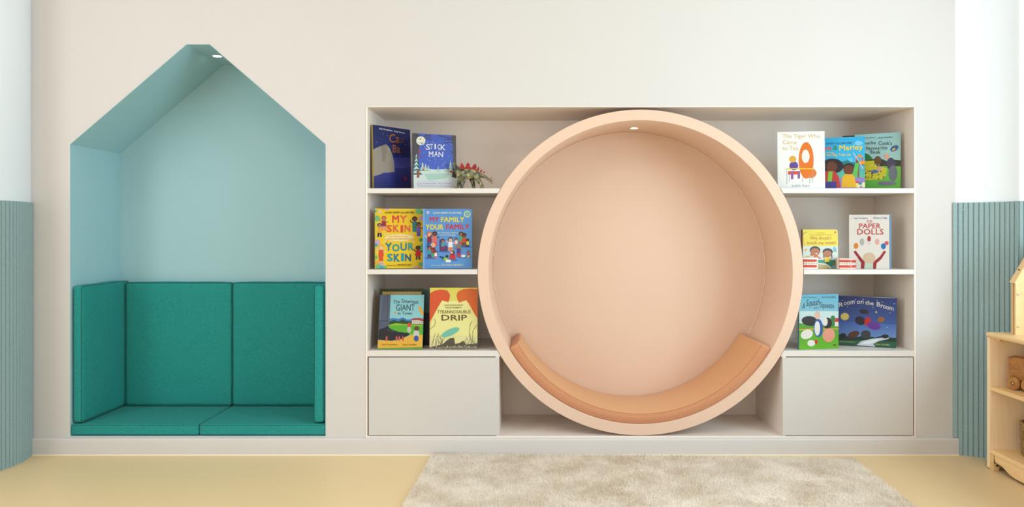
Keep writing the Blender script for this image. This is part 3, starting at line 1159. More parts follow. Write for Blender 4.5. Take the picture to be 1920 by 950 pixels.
def art_skin(a):
    a.full((245, 205, 28))
    a.B((214, 216, 70), 50, 40, 80, 920)
    G1, G2, LI, OR, TE = (120, 190, 120), (84, 170, 110), (206, 168, 196), (240, 170, 60), (50, 170, 180)
    for c, x, y, r in ((G1, 90, 195, 42), (OR, 178, 52, 30), (LI, 232, 50, 30), (G1, 680, 90, 50), (G2, 740, 110, 28), (LI, 712, 196, 34), (G1, 740, 620, 60), (G2, 715, 500, 28), (LI, 92, 535, 42), (TE, 72, 575, 26), (G1, 70, 750, 30), (OR, 90, 830, 36), (LI, 150, 852, 38), (G1, 110, 885, 44), (TE, 162, 905, 36), (G1, 205, 895, 28), (G1, 712, 850, 36), (OR, 690, 895, 30), (LI, 640, 900, 28), (TE, 68, 90, 18)):
        a.E(c, x, y, r)
    a.kid(186, 160, 215, (196, 130, 96), (190, 96, 50), (160, 44, 60), (226, 140, 130))
    a.kid(124, 262, 205, (190, 120, 80), (30, 70, 100), (244, 170, 50), (30, 40, 90), arms=False)
    a.kid(624, 170, 225, (110, 66, 48), (34, 24, 26), (20, 140, 136), (20, 140, 136), lean=-1)
    a.kid(682, 250, 205, (146, 90, 60), (66, 40, 34), (132, 100, 176), (84, 90, 180), lean=-1)
    a.kid(146, 566, 245, (240, 196, 160), (236, 170, 40), (228, 80, 48), (228, 80, 48), lean=-1)
    a.kid(672, 585, 205, (110, 66, 48), (40, 26, 26), (214, 36, 40), (110, 66, 48), dress=True)
    RD, RD2 = (226, 70, 62), (232, 100, 70)
    for s, x0, y0, x1, y1, c in (('M', 304, 150, 402, 258, RD), ('Y', 414, 150, 514, 256, RD2), ('S', 224, 288, 300, 390, RD), ('K', 316, 284, 402, 392, RD2), ('I', 424, 290, 460, 395, RD), ('N', 480, 284, 562, 386, RD2)):
        a.T(c, s, x0, y0, x1, y1, 0.045)
    CR = (248, 224, 150)
    a.E(CR, 408, 470, 212, 54, n=28)
    for p in ([(220, 440), (190, 408)], [(590, 440), (618, 408)], [(220, 505), (180, 540)], [(596, 505), (620, 540)], [(250, 428), (225, 400)], [(566, 428), (575, 400)]):
        a.S(CR, 16, p)
    a.T((214, 92, 60), "Let's talk about race,", 258, 440, 528, 464, 0.012, 'subtitle_lettering')
    a.T((214, 92, 60), 'racism and empowerment', 232, 472, 598, 502, 0.012, 'subtitle_lettering')
    B1, B2 = (24, 128, 160), (20, 158, 166)
    for s, x0, y0, x1, y1, c in (('Y', 208, 540, 300, 655, B1), ('O', 304, 560, 410, 665, B2), ('U', 424, 542, 512, 654, B1), ('R', 532, 542, 610, 648, B2), ('S', 232, 698, 312, 806, B2), ('K', 328, 698, 412, 812, B1), ('I', 432, 690, 472, 805, B2), ('N', 488, 700, 572, 806, (16, 104, 136))):
        a.T(c, s, x0, y0, x1, y1, 0.045, part='title_lettering|lower')
    a.T((74, 58, 30), 'LAURA HENRY-ALLAIN MBE', 198, 96, 616, 126, 0.012, 'author_lettering')
    a.T((96, 76, 34), 'Illustrated by', 232, 854, 364, 876, 0.008, 'author_lettering')
    a.T((74, 58, 30), 'ONYINYE IWU', 374, 842, 584, 872, 0.012, 'author_lettering')
    a.E((240, 240, 236), 128, 102, 19, part='publisher_mark')
    a.E((200, 36, 40), 128, 102, 9, part='publisher_mark')


def art_family(a):
    a.full((92, 152, 216))
    a.B((120, 174, 230), 40, 40, 62, 920)
    YE, RD, CR = (238, 214, 40), (206, 38, 46), (240, 236, 170)
    a.T(CR, 'LAURA HENRY-ALLAIN MBE', 182, 104, 584, 130, 0.014, 'author_lettering')
    a.T(RD, 'MY', 132, 176, 266, 246, 0.045)
    a.T(YE, 'FAMILY', 294, 176, 630, 248, 0.045)
    a.T(YE, 'YOUR', 76, 280, 330, 356, 0.045)
    a.T(RD, 'FAMILY', 368, 280, 700, 352, 0.045)
    a.T(CR, "Let's talk about relatives,", 244, 388, 544, 412, 0.012, 'subtitle_lettering')
    a.T(CR, 'love and belonging', 276, 422, 504, 446, 0.012, 'subtitle_lettering')
    a.E((230, 228, 140), 670, 134, 47, n=24, part='sticker')
    a.E((70, 160, 190), 670, 134, 34, n=24, part='sticker')
    a.E((150, 208, 200), 670, 134, 24, n=20, part='sticker')
    a.S((50, 120, 150), 7, [(656, 130), (668, 146), (690, 120)], 'sticker')
    a.E((240, 240, 236), 108, 112, 19, part='publisher_mark')
    a.E((200, 36, 40), 108, 112, 9, part='publisher_mark')
    SK1, SK2, SK3 = (236, 180, 146), (170, 108, 72), (112, 68, 48)
    SH = (66, 116, 180)
    for x, y, rx in ((150, 592, 80), (330, 668, 90), (640, 600, 90), (150, 760, 90), (420, 790, 120), (620, 745, 100)):
        a.E(SH, x, y, rx, 14)
    a.kid(582, 388, 200, SK2, (40, 30, 30), (60, 170, 130), (214, 44, 44), arms=False)
    a.kid(625, 405, 200, SK3, (60, 36, 30), (206, 80, 40), (110, 60, 40), arms=False, dress=True)
    a.kid(675, 484, 128, SK3, (40, 28, 28), (236, 220, 60), (50, 60, 110))
    a.kid(130, 388, 210, SK1, (220, 96, 50), (140, 32, 56), (40, 74, 140))
    a.kid(206, 384, 212, SK3, (50, 34, 30), (232, 112, 90), (220, 80, 70))
    a.kid(430, 466, 205, SK1, (44, 60, 110), (240, 240, 240), (236, 140, 70))
    a.P((90, 60, 120), [(270, 500), (310, 490), (330, 560), (390, 600), (390, 660), (275, 665)])
    a.kid(322, 488, 160, SK2, (50, 36, 30), (70, 160, 160), (150, 40, 90), arms=False)
    a.kid(512, 470, 125, SK2, (34, 26, 28), (240, 220, 220), (230, 120, 80))
    a.kid(184, 542, 215, SK1, (226, 170, 130), (140, 34, 56), (100, 160, 90), arms=False)
    a.kid(130, 592, 170, SK2, (34, 30, 34), (44, 160, 170), (70, 50, 120))
    a.kid(220, 652, 118, SK2, (34, 26, 28), (240, 240, 240), (230, 110, 150))
    a.kid(548, 566, 185, SK2, (60, 150, 130), (80, 64, 140), (200, 40, 56))
    a.kid(684, 656, 100, SK2, (70, 40, 34), (190, 50, 110), (236, 214, 50))
    a.P((206, 48, 44), [(430, 700), (490, 700), (505, 780), (412, 770)])
    a.E((40, 28, 28), 462, 682, 26, 28)
    a.E(SK1, 452, 682, 18)
    a.P((150, 200, 60), [(330, 740), (400, 770), (400, 800), (330, 790)])
    a.E((44, 30, 30), 380, 736, 20)
    a.P((30, 60, 130), [(270, 730), (345, 745), (330, 775), (275, 750)])
    a.B((240, 240, 240), 362, 784, 436, 820)
    a.E((240, 240, 240), 612, 730, 34, 18)
    a.T((226, 232, 200), 'Illustrated by', 162, 854, 294, 874, 0.008, 'author_lettering')
    a.T(CR, 'GIOVANA MEDEIROS', 304, 846, 612, 872, 0.014, 'author_lettering')


def art_giant(a):
    a.full((140, 204, 212), (150, 206, 206))
    a.P((88, 98, 118), [(90, 150), (232, 150), (215, 470), (205, 600), (60, 640)])
    a.P((104, 116, 138), [(100, 160), (130, 160), (100, 500), (74, 500)])
    a.S((60, 66, 82), 8, [(190, 155), (180, 600)])
    a.S((56, 60, 74), 8, [(70, 512), (215, 505)])
    a.P((60, 120, 196), [(214, 500), (214, 476), (270, 470), (330, 480), (390, 462), (450, 490), (510, 484), (510, 520)])
    a.P((46, 76, 40), [(205, 560), (215, 505), (280, 498), (330, 512), (390, 486), (440, 510), (520, 512), (665, 540), (665, 570)])
    a.P((150, 190, 50), [(205, 560), (300, 535), (400, 548), (665, 556), (660, 720), (205, 640)])
    a.P((92, 178, 44), [(205, 572), (430, 562), (665, 576), (660, 700), (210, 640)])
    a.P((170, 70, 70), [(500, 480), (540, 470), (600, 468), (665, 476), (665, 520), (500, 505)])
    a.P((216, 206, 190), [(508, 500), (600, 498), (660, 518), (660, 548), (508, 546)])
    a.dots((90, 84, 90), [(528, 520), (552, 520), (576, 520), (610, 528), (636, 530)], 6)
    a.P((236, 180, 60), [(50, 760), (300, 770), (500, 695), (665, 690), (665, 890), (50, 890)])
    a.P((38, 36, 40), [(58, 630), (190, 580), (240, 620), (330, 650), (460, 668), (485, 690), (420, 720), (380, 745), (240, 770), (58, 755)])
    a.P((58, 56, 60), [(190, 600), (230, 620), (300, 650), (260, 660), (190, 640)])
    a.P((110, 160, 52), [(50, 868), (645, 850), (645, 892), (50, 892)])
    a.E((206, 204, 196), 568, 675, 40, 46)
    a.E((62, 84, 160), 566, 740, 32, 40)
    a.E((104, 66, 48), 572, 606, 36, 30)
    a.E((200, 196, 190), 472, 622, 26, 40)
    a.E((222, 70, 44), 474, 560, 26, 28)
    a.E((236, 170, 50), 630, 372, 20, 66, -28)
    for x in (176, 306, 342, 392):
        a.E((200, 90, 80), x, 740, 13, 34)
    a.E((238, 150, 50), 286, 400, 14, 14)
    K = (44, 60, 74)
    a.T(K, 'The', 262, 236, 352, 284, 0.012, slope=-0.1)
    a.T(K, 'Smartest', 374, 216, 596, 268, 0.012, slope=0.07)
    a.T(K, 'GIANT', 300, 288, 546, 374, 0.006)
    a.T(K, 'in Town', 322, 386, 512, 426, 0.012)
    a.T((92, 64, 30), 'Julia Donaldson', 114, 810, 318, 834, 0.01, 'author_lettering')
    a.T((92, 64, 30), 'Axel Scheffler', 386, 810, 572, 832, 0.01, 'author_lettering')


def art_drip(a):
    a.full((232, 220, 90), (238, 232, 176))
    a.P((246, 240, 160), [(220, 240), (330, 250), (480, 250), (570, 240), (700, 480), (700, 700), (80, 700), (110, 480)])
    a.P((226, 92, 52), [(70, 150), (140, 108), (230, 94), (310, 108), (346, 160), (340, 220), (324, 262), (240, 240), (190, 320), (120, 450), (70, 540)])
    a.P((226, 110, 48), [(720, 90), (620, 82), (520, 90), (450, 120), (430, 170), (440, 220), (462, 268), (560, 236), (600, 290), (660, 400), (720, 490)])
    a.P((92, 84, 66), [(70, 860), (140, 840), (240, 820), (310, 760), (350, 735), (400, 730), (412, 810), (470, 800), (520, 770), (560, 820), (720, 800), (720, 890), (70, 890)])
    a.P((136, 124, 104), [(70, 876), (240, 850), (400, 842), (720, 850), (720, 890), (70, 890)])
    rs = np.random.default_rng(5)
    for k in range(26):
        x = float(rs.choice([rs.uniform(80, 260), rs.uniform(500, 700)]))
        hh = float(rs.uniform(60, 190))
        d = float(rs.uniform(-50, 50))
        a.S((110, 100, 76), 5, [(x, 850), (x + d * .3, 850 - hh * .6), (x + d, 850 - hh)])
    for p in ([(80, 620), (140, 570), (155, 520), (130, 480)], [(610, 800), (605, 650), (612, 560), (640, 510)], [(640, 800), (650, 640), (700, 560)]):
        a.S((96, 86, 66), 6, p)
    a.E((122, 200, 176), 350, 660, 130, 44, -24, n=24)
    rs = np.random.default_rng(6)
    a.dots((226, 220, 200), [(float(x), float(y)) for x, y in zip(rs.uniform(90, 690, 26), rs.uniform(835, 872, 26))], 6)
    a.T((104, 92, 48), 'JULIA DONALDSON', 272, 292, 516, 314, 0.012, 'author_lettering')
    a.T((104, 92, 48), 'DAVID ROBERTS', 286, 324, 500, 344, 0.012, 'author_lettering')
    a.T((122, 104, 50), 'TYRANNOSAURUS', 176, 366, 620, 412, 0.006)
    a.T((112, 84, 40), 'DRIP', 232, 428, 570, 504, 0.03)


def art_tiger(a):
    a.full((246, 245, 241))
    GO = (222, 190, 116)
    a.T(GO, 'The Tiger Who', 136, 90, 700, 164, 0.012)
    a.T(GO, 'Came', 138, 182, 350, 240, 0.012)
    a.T(GO, 'to Tea', 136, 268, 372, 328, 0.012)
    a.T((150, 150, 166), 'Judith Kerr', 272, 836, 546, 884, 0.004, 'author_lettering')
    # plain colour shapes in place of the drawing
    OR = (236, 122, 36)
    a.E(OR, 490, 480, 112, 272, n=28)
    a.E((244, 240, 230), 482, 420, 58, 100, n=20)
    a.E(OR, 560, 670, 84, 72, n=20)
    a.E((100, 76, 160), 305, 560, 66, 66)
    a.E((230, 176, 70), 288, 462, 54, 50)
    a.B((228, 84, 56), 220, 640, 400, 690)
    a.B((150, 100, 160), 262, 640, 300, 760)
    a.B((150, 100, 160), 362, 640, 398, 750)
    a.P((240, 210, 60), [(170, 612), (200, 596), (600, 596), (622, 612)])
    for p in ([(200, 615), (204, 830)], [(590, 615), (584, 800)], [(240, 690), (240, 800)], [(440, 730), (430, 800)], [(540, 700), (545, 820)]):
        a.S((170, 176, 178), 9, p)


def art_marley(a):
    a.full((44, 176, 228), (70, 190, 232))
    a.E((130, 206, 238), 560, 230, 60, 34)
    a.B((96, 200, 236), 400, 450, 470, 540)
    a.P((34, 124, 130), [(250, 530), (330, 500), (400, 480), (440, 510), (560, 520), (665, 480), (665, 560), (250, 560)])
    a.B((80, 170, 200), 250, 560, 665, 740, c2=(90, 190, 140))
    a.B((150, 130, 200), 200, 740, 665, 910)
    a.P((224, 150, 60), [(515, 440), (575, 388), (630, 440)])
    a.B((224, 84, 60), 515, 440, 535, 540)
    a.B((224, 84, 60), 605, 440, 625, 545)
    a.B((240, 150, 60), 570, 492, 665, 545)
    a.B((130, 100, 80), 540, 540, 570, 740)
    a.E((236, 220, 150), 550, 850, 40, 46)
    a.E((220, 60, 70), 540, 810, 34, 14)
    a.E((30, 140, 170), 590, 830, 40, 18)
    a.E((236, 226, 170), 640, 850, 40, 40)
    HR, SK = (44, 34, 38), (110, 62, 44)
    a.E(HR, 170, 570, 165, 112, n=24)
    a.E(SK, 160, 580, 80, 76)
    a.P((200, 66, 56), [(30, 650), (120, 640), (210, 650), (262, 720), (292, 890), (20, 890)])
    a.P((142, 204, 70), [(110, 655), (175, 650), (160, 800), (95, 800)])
    a.B((74, 66, 150), 20, 800, 230, 910)
    a.E(HR, 415, 590, 90, 62)
    a.E(SK, 412, 630, 80, 74)
    a.P((96, 190, 90), [(470, 690), (510, 520), (565, 520), (540, 700), (490, 760)])
    a.P((232, 180, 40), [(310, 740), (360, 690), (460, 690), (500, 730), (525, 890), (305, 890)])
    a.E(SK, 545, 500, 26, 24)
    a.S((206, 206, 222), 12, [(480, 370), (560, 500), (625, 610)])
    NV = (30, 74, 124)
    a.T(NV, 'LAURA HENRY-ALLAIN MBE', -70, 226, 460, 258, 0.012, 'author_lettering', slope=-0.03)
    a.T((230, 96, 50), 'Tiya', -80, 270, 158, 360, 0.035, slope=-0.02)
    a.T((30, 150, 96), '&', 178, 266, 250, 332, 0.03)
    a.T((248, 212, 40), 'Marley', 270, 262, 622, 366, 0.02, slope=-0.05)
    a.T((246, 222, 84), 'and the', 72, 360, 196, 384, 0.03)
    a.T((246, 222, 84), 'Great Big Tidy Up', 22, 390, 442, 436, 0.015, slope=-0.02)


def art_cook(a):
    a.full((156, 204, 206), (176, 212, 200))
    a.P((50, 120, 60), [(-70, 380), (60, 370), (150, 400), (200, 450), (200, 540), (-70, 560)])
    a.P((54, 62, 40), [(200, 470), (300, 450), (420, 500), (540, 480), (640, 490), (640, 590), (-70, 600), (-70, 540)])
    a.B((122, 192, 76), -70, 575, 640, 930, c2=(96, 176, 60))
    a.P((214, 200, 40), [(-70, 540), (60, 500), (230, 490), (240, 560), (360, 590), (420, 610), (400, 700), (350, 770), (120, 780), (-70, 780)])
    rs = np.random.default_rng(9)
    for k in range(60):
        a.E(((150, 40, 40), (66, 60, 40), (236, 226, 120))[k % 3], float(rs.uniform(-60, 395)), float(rs.uniform(540, 765)), 9, 13, float(rs.uniform(0, 90)), n=7)
    a.E((110, 76, 44), 284, 490, 52, 66)
    a.E((224, 170, 140), 310, 615, 40, 36)
    a.E((70, 110, 170), 240, 655, 56, 24)
    a.E((76, 68, 92), 480, 540, 66, 90)
    a.E((226, 172, 144), 415, 430, 40, 44)
    a.E((110, 112, 120), 510, 680, 66, 120)
    a.E((116, 118, 126), 420, 830, 140, 34)
    a.E((60, 96, 150), 530, 310, 66, 40, -30)
    a.E((226, 186, 60), 520, 325, 26, 16, -30)
    K = (70, 90, 96)
    a.T((80, 92, 96), 'Julia Donaldson', -10, 156, 248, 176, 0.006, 'author_lettering', slope=-0.06)
    a.T((80, 92, 96), 'Axel Scheffler', 290, 142, 506, 166, 0.006, 'author_lettering', slope=-0.06)
    a.T(K, 'Charlie', 20, 210, 254, 258, 0.01, slope=-0.04)
    a.T(K, "Cook's", 294, 200, 494, 262, 0.01)
    a.T(K, 'favourite', 112, 282, 428, 334, 0.01, slope=-0.03)
    a.T(K, 'Book', 176, 336, 324, 392, 0.01)


def art_teeth(a):
    a.full((246, 222, 56))
    a.B((222, 230, 222), 100, 385, 820, 840)
    for y in (440, 505, 600):
        a.S((196, 208, 204), 4, [(100, y), (820, y)])
    a.B((60, 150, 130), 100, 660, 820, 840)
    a.P((206, 178, 120), [(100, 830), (100, 740), (400, 712), (560, 730), (660, 790), (690, 840)])
    a.P((236, 232, 216), [(100, 740), (400, 712), (560, 730), (660, 790), (690, 840), (670, 840), (560, 760), (400, 735), (100, 760)])
    SK, HR, YE = (190, 116, 66), (36, 40, 54), (246, 222, 40)
    a.E(HR, 350, 470, 108, 82, n=24)
    a.E(SK, 352, 500, 96, 76, n=20)
    a.E(SK, 282, 560, 34, 22)
    a.P((222, 120, 60), [(320, 575), (400, 570), (470, 630), (440, 640), (400, 610), (320, 606)])
    a.E((240, 232, 226), 378, 534, 24, 12)
    a.E(HR, 600, 500, 102, 72, n=24)
    a.E(SK, 592, 540, 92, 68, n=20)
    a.S(HR, 20, [(680, 540), (684, 630)])
    a.S(HR, 18, [(520, 570), (528, 620)])
    a.P(YE, [(552, 610), (620, 604), (648, 640), (622, 700), (552, 700), (536, 640)])
    a.S(SK, 18, [(540, 640), (515, 675)])
    a.S(SK, 18, [(645, 640), (665, 690)])
    a.B(HR, 560, 700, 612, 735)
    a.E((240, 170, 60), 160, 466, 24, 18)
    a.E((240, 170, 60), 180, 442, 14, 12)
    a.P((226, 190, 70), [(150, 605), (190, 575), (230, 580), (250, 605)])
    a.P((120, 186, 220), [(708, 420), (736, 388), (762, 420), (770, 480), (708, 486)])
    a.E((130, 186, 70), 748, 486, 32, 12)
    a.P((150, 196, 220), [(690, 770), (760, 770), (752, 830), (700, 830)])
    a.B((232, 150, 70), 712, 715, 736, 775)
    a.S((110, 140, 160), 14, [(110, 180), (125, 130), (160, 112), (185, 116)])
    a.S((150, 160, 110), 6, [(112, 200), (130, 250), (125, 320), (155, 350), (130, 390)])
    BR = (174, 96, 44)
    a.T(BR, 'Why should I', 250, 196, 664, 276, 0.004)
    a.T(BR, 'brush my teeth?', 196, 290, 760, 368, 0.004)
    a.T((150, 120, 40), 'Very First Questions and Answers', 234, 152, 690, 178, 0.0, 'series_lettering')
    a.T((150, 120, 40), 'Lift-the-Flap', 382, 118, 542, 140, 0.0, 'series_lettering')
    a.E((210, 70, 110), 748, 112, 16, 18, part='publisher_mark')
    a.E((110, 90, 170), 758, 112, 7, 16, part='publisher_mark')
    a.S((170, 130, 50), 4, [(728, 156), (770, 156)], 'publisher_mark')


def art_paper(a):
    a.full((230, 222, 212))
    rs = np.random.default_rng(11)
    a.dots((150, 168, 180), [(float(x), float(y)) for x, y in zip(rs.uniform(110, 680, 60), rs.uniform(75, 380, 60))], 4)
    a.P((158, 28, 36), [(150, 610), (180, 590), (240, 670), (316, 765), (306, 858), (258, 858), (262, 775), (205, 690)])
    a.P((158, 28, 36), [(632, 608), (602, 592), (540, 680), (440, 762), (440, 862), (482, 862), (490, 780), (560, 720)])
    a.E((214, 186, 158), 382, 705, 92, 84, n=24)
    a.P((196, 208, 188), [(312, 800), (345, 776), (420, 776), (440, 800), (436, 858), (308, 858)])
    for c, x, y, r1, r2 in (((222, 130, 40), 186, 522, 34, 44), ((178, 180, 164), 276, 462, 32, 52), ((180, 50, 50), 380, 420, 26, 46), ((214, 214, 216), 380, 480, 30, 28), ((226, 170, 160), 500, 462, 32, 46), ((20, 110, 176), 592, 528, 36, 44), ((206, 80, 96), 640, 482, 30, 30)):
        a.E(c, x, y, r1, r2)
    RD = (200, 50, 46)
    a.T((110, 130, 170), 'Julia Donaldson', 158, 100, 362, 128, 0.006, 'author_lettering')
    a.T((110, 130, 170), 'Rebecca Cobb', 446, 92, 646, 120, 0.006, 'author_lettering')
    a.T((214, 110, 96), 'THE', 340, 140, 428, 176, 0.006)
    a.T(RD, 'PAPER', 232, 190, 552, 262, 0.012)
    a.T(RD, 'DOLLS', 206, 272, 594, 354, 0.012)
    a.T((150, 136, 136), 'Read by', 540, 768, 640, 786, 0.0, 'small_lettering') if False else None


def art_squash(a):
    a.full((96, 178, 206), (190, 224, 226))
    a.B((206, 230, 228), 50, 330, 640, 520)
    a.P((88, 160, 50), [(50, 500), (300, 520), (640, 530), (640, 900), (50, 900)], c2=(112, 190, 40))
    a.S((236, 170, 60), 16, [(50, 596), (250, 586), (640, 582)])
    a.E((60, 130, 60), 548, 470, 42, 80)
    a.P((206, 56, 44), [(570, 480), (590, 428), (640, 426), (640, 484)])
    a.B((232, 228, 214), 576, 484, 640, 545)
    a.E((42, 38, 40), 220, 470, 120, 70, 6, n=24)
    a.E((44, 40, 42), 470, 500, 66, 80, n=24)
    a.E((232, 228, 220), 436, 480, 38, 62)
    a.E((52, 92, 170), 340, 570, 66, 130, n=24)
    a.E((236, 234, 228), 326, 575, 40, 104)
    a.E((232, 190, 168), 326, 388, 44, 56)
    a.E((238, 234, 224), 175, 660, 90, 66, -20)
    a.E((238, 160, 134), 490, 670, 88, 100, 14)
    a.E((240, 238, 232), 238, 785, 56, 46)
    a.E((214, 50, 40), 310, 768, 22, 30)
    a.E((120, 40, 50), 575, 812, 26, 9)
    K = (32, 56, 70)
    a.T(K, 'Julia Donaldson', 118, 122, 316, 148, 0.01, 'author_lettering')
    a.T(K, 'Axel Scheffler', 392, 116, 592, 142, 0.01, 'author_lettering')
    a.T(K, 'A', 104, 212, 148, 300, 0.004, shear=0.25)
    a.T(K, 'Squash', 164, 166, 360, 290, 0.004, shear=0.2, slope=-0.08)
    a.T(K, 'and a', 270, 262, 346, 296, 0.002, shear=0.2)
    a.T(K, 'Squeeze', 362, 196, 566, 300, 0.004, shear=0.2, slope=0.08)


def art_broom(a):
    a.full((40, 50, 104), (72, 108, 180))
    a.P((60, 92, 168), [(600, 480), (1470, 540), (1470, 760), (600, 700)], c2=(110, 146, 200))
    a.P((30, 56, 46), [(600, 690), (690, 655), (740, 700), (900, 710), (1000, 690), (1150, 720), (1290, 680), (1350, 720), (1470, 730), (1470, 890), (600, 840)])
    a.P((40, 96, 70), [(600, 750), (900, 760), (1100, 760), (1470, 790), (1470, 890), (600, 840)])
    a.P((206, 214, 222), [(880, 828), (950, 770), (1100, 738), (1240, 722), (1340, 705), (1340, 740), (1200, 772), (1120, 812), (1150, 852)])
    a.P((236, 240, 242), [(930, 820), (1000, 775), (1200, 740), (1180, 765), (1080, 810)])
    a.E((206, 176, 84), 716, 420, 62, 54, n=24, part='sticker')
    a.E((222, 198, 112), 716, 420, 50, 43, n=24, part='sticker')
    # plain colour shapes in place of the flying figure
    a.E((38, 36, 46), 935, 480, 76, 60, 20)
    a.E((40, 38, 46), 990, 350, 70, 34, 8)
    a.E((186, 40, 44), 1040, 490, 44, 66, 15)
    a.E((104, 54, 150), 1130, 555, 96, 56, 12)
    a.E((84, 54, 42), 840, 675, 88, 46, -18)
    a.E((62, 62, 68), 1014, 672, 70, 56)
    a.E((150, 92, 50), 1232, 465, 52, 40)
    a.E((240, 220, 60), 1164, 358, 12, 12)
    a.dots((226, 228, 232), [(866, 182), (754, 278), (1176, 192), (1118, 290), (1358, 370), (980, 175), (1250, 215), (680, 190), (1420, 240), (1318, 575)], 6)
    a.E((30, 40, 40), 690, 690, 46, 36)
    a.E((28, 44, 44), 1290, 705, 52, 28)
    CR = (232, 226, 204)
    for s, x0, y0, x1, y1, sl in (('R', 636, 222, 692, 284, -.1), ('oom', 700, 214, 856, 262, -.16), ('on', 888, 196, 984, 240, -.03), ('the', 1008, 190, 1126, 250, 0.1), ('B', 1172, 212, 1220, 276, 0.12), ('room', 1230, 248, 1410, 296, 0.27)):
        a.T(CR, s, x0, y0, x1, y1, 0.004, part='title_lettering|' + s, slope=sl)
    GO = (206, 196, 120)
    a.T(GO, 'Julia Donaldson', 640, 764, 858, 788, 0.008, 'author_lettering', slope=0.05)
    a.T(GO, 'Axel Scheffler', 1148, 800, 1362, 826, 0.008, 'author_lettering', slope=0.06)


def art_frame(a):
    """dark green cover with a gilt picture frame"""
    a.full((44, 58, 30), (34, 44, 26))
    GO, GD = (200, 164, 92), (150, 112, 54)
    a.B(GD, 0.06, 0.055, 0.95, 0.95)
    for k in range(14):
        a.E(GO, 0.09 + 0.0633 * k, 0.075, 0.034, 0.026, n=10)
    a.B(GO, 0.08, 0.08, 0.93, 0.93)
    a.B((120, 150, 160), 0.15, 0.15, 0.86, 0.86)
    a.T((132, 98, 50), 'JULIA DONALDSON & AXEL SCHEFFLER', 0.14, 0.095, 0.88, 0.128, 0.01, 'author_lettering')


def art_tealblock(a):
    a.full((78, 130, 128), (70, 120, 116))
    a.B((34, 44, 52), 0, 0.42, 1, 1.0)
    a.E((196, 60, 56), 0.93, 0.18, 0.10, 0.06)


UNIT = [(0, 0), (1, 0), (1, 1), (0, 1)]
# top shelf
book('deep blue picture book with orange title, turned at an angle on the top shelf', -0.7565, 0.04, Z1, 50, 1.7, 0, 0.23, 0.303, (30, 38, 96), (196, 170, 60), open_deg=16, quad=[(40, 67), (534, 137), (550, 935), (56, 907)], draw=art_cave)
book('bright blue snowy-forest picture book with white hand-drawn title, behind the toy dinosaur', -0.5711, 0.06, Z1, 22.7, 2.5, 0, 0.213, 0.265, (66, 84, 150), (70, 70, 80), open_deg=18, quad=[(73, 88), (710, 122), (722, 922), (83, 906)], draw=art_stick)
book('white picture book with gold title lettering and an orange shape', 1.1605, 0.042, Z1, -9.5, 2.5, 0, 0.213, 0.2705, (244, 243, 239), (236, 234, 230), open_deg=0, quad=[(62, 60), (765, 45), (774, 895), (68, 901)], draw=art_tiger, th=0.006)
book('sky blue picture book with yellow title, between the white and the green book', 1.344, 0.082, Z1, -19, 3, 0, 0.227, 0.2435, (44, 170, 222), (40, 120, 190), open_deg=8, quad=[(-116, 162), (650, 131), (655, 895), (-114, 909)], draw=art_marley, th=0.008)
book('pale green picture book with dark curly title at the right end of the top shelf', 1.577, 0.16, Z1, -27, 3, 0, 0.202, 0.272, (150, 200, 200), (90, 150, 90), open_deg=12, quad=[(-57, 108), (625, 70), (625, 907), (-60, 924)], draw=art_cook, th=0.008)
book('dark green book mostly hidden behind the pale green one on the top shelf', 1.545, 0.215, Z1, -16, 3, 0, 0.20, 0.276, (52, 66, 44), (44, 56, 38), th=0.008)
# middle shelf
book('yellow picture book with red and teal block lettering', -0.7475, 0.024, Z2, 16, 2.0, 0, 0.227, 0.284, (240, 200, 30), (196, 40, 40), open_deg=16, quad=[(57, 53), (742, 60), (748, 899), (60, 909)], draw=art_skin, th=0.012)
book('blue picture book with red and yellow block lettering and many small figures', -0.5203, 0.024, Z2, 5.2, 2.0, 0, 0.23, 0.282, (92, 150, 214), (120, 172, 226), open_deg=18, quad=[(42, 60), (737, 62), (737, 906), (40, 909)], draw=art_family, th=0.012)
book('small square yellow board book with brown title, between the dental models', 1.2904, 0.071, Z2, 2.1, 1.1, 0, 0.171, 0.187, (240, 214, 60), (140, 44, 36), open_deg=0, quad=[(106, 57), (801, 57), (808, 829), (112, 830)], draw=art_teeth, th=0.016, board=0.002, rounded=0.014)
book('cream picture book with red serif title at the right end of the middle shelf', 1.5075, 0.06, Z2, -10, 0.5, 0, 0.178, 0.257, (226, 218, 208), (220, 212, 202), open_deg=0, quad=[(86, 62), (678, 60), (680, 866), (88, 861)], draw=art_paper, th=0.007)
book('thin pale blue book showing only its edge behind the cream one', 1.5135, 0.0685, Z2, -9, 0.5, 0, 0.187, 0.2575, (120, 156, 186), (110, 146, 176), th=0.007)
# bottom shelf
book('pale blue picture book with a huge dark boot, leaning back on the lowest left shelf', -0.7357, 0.026, Z3, 0, 13.6, 0, 0.211, 0.26, (130, 190, 200), (90, 110, 120), open_deg=0, quad=[(92, 161), (671, 161), (645, 882), (56, 882)], draw=art_giant, th=0.006)
book('dark green book with gilt frame peeking out behind the pale blue one', -0.745, 0.104, Z3, -1, 3.0, 0, 0.214, 0.281, (44, 56, 30), (40, 50, 28), quad=UNIT, draw=art_frame, th=0.007)
book('teal and black book in shadow behind the yellow dinosaur book', -0.665, 0.16, Z3, 2, 3.0, 0, 0.195, 0.272, (70, 120, 116), (40, 60, 60), quad=UNIT, draw=art_tealblock, th=0.007)
book('yellow picture book with two big orange-red curves, beside the pod', -0.4911, 0.036, Z3, -0.7, 2.6, 0, 0.2265, 0.288, (234, 222, 96), (226, 120, 60), open_deg=10, quad=[(80, 73), (712, 74), (709, 878), (75, 877)], draw=art_drip, th=0.007)
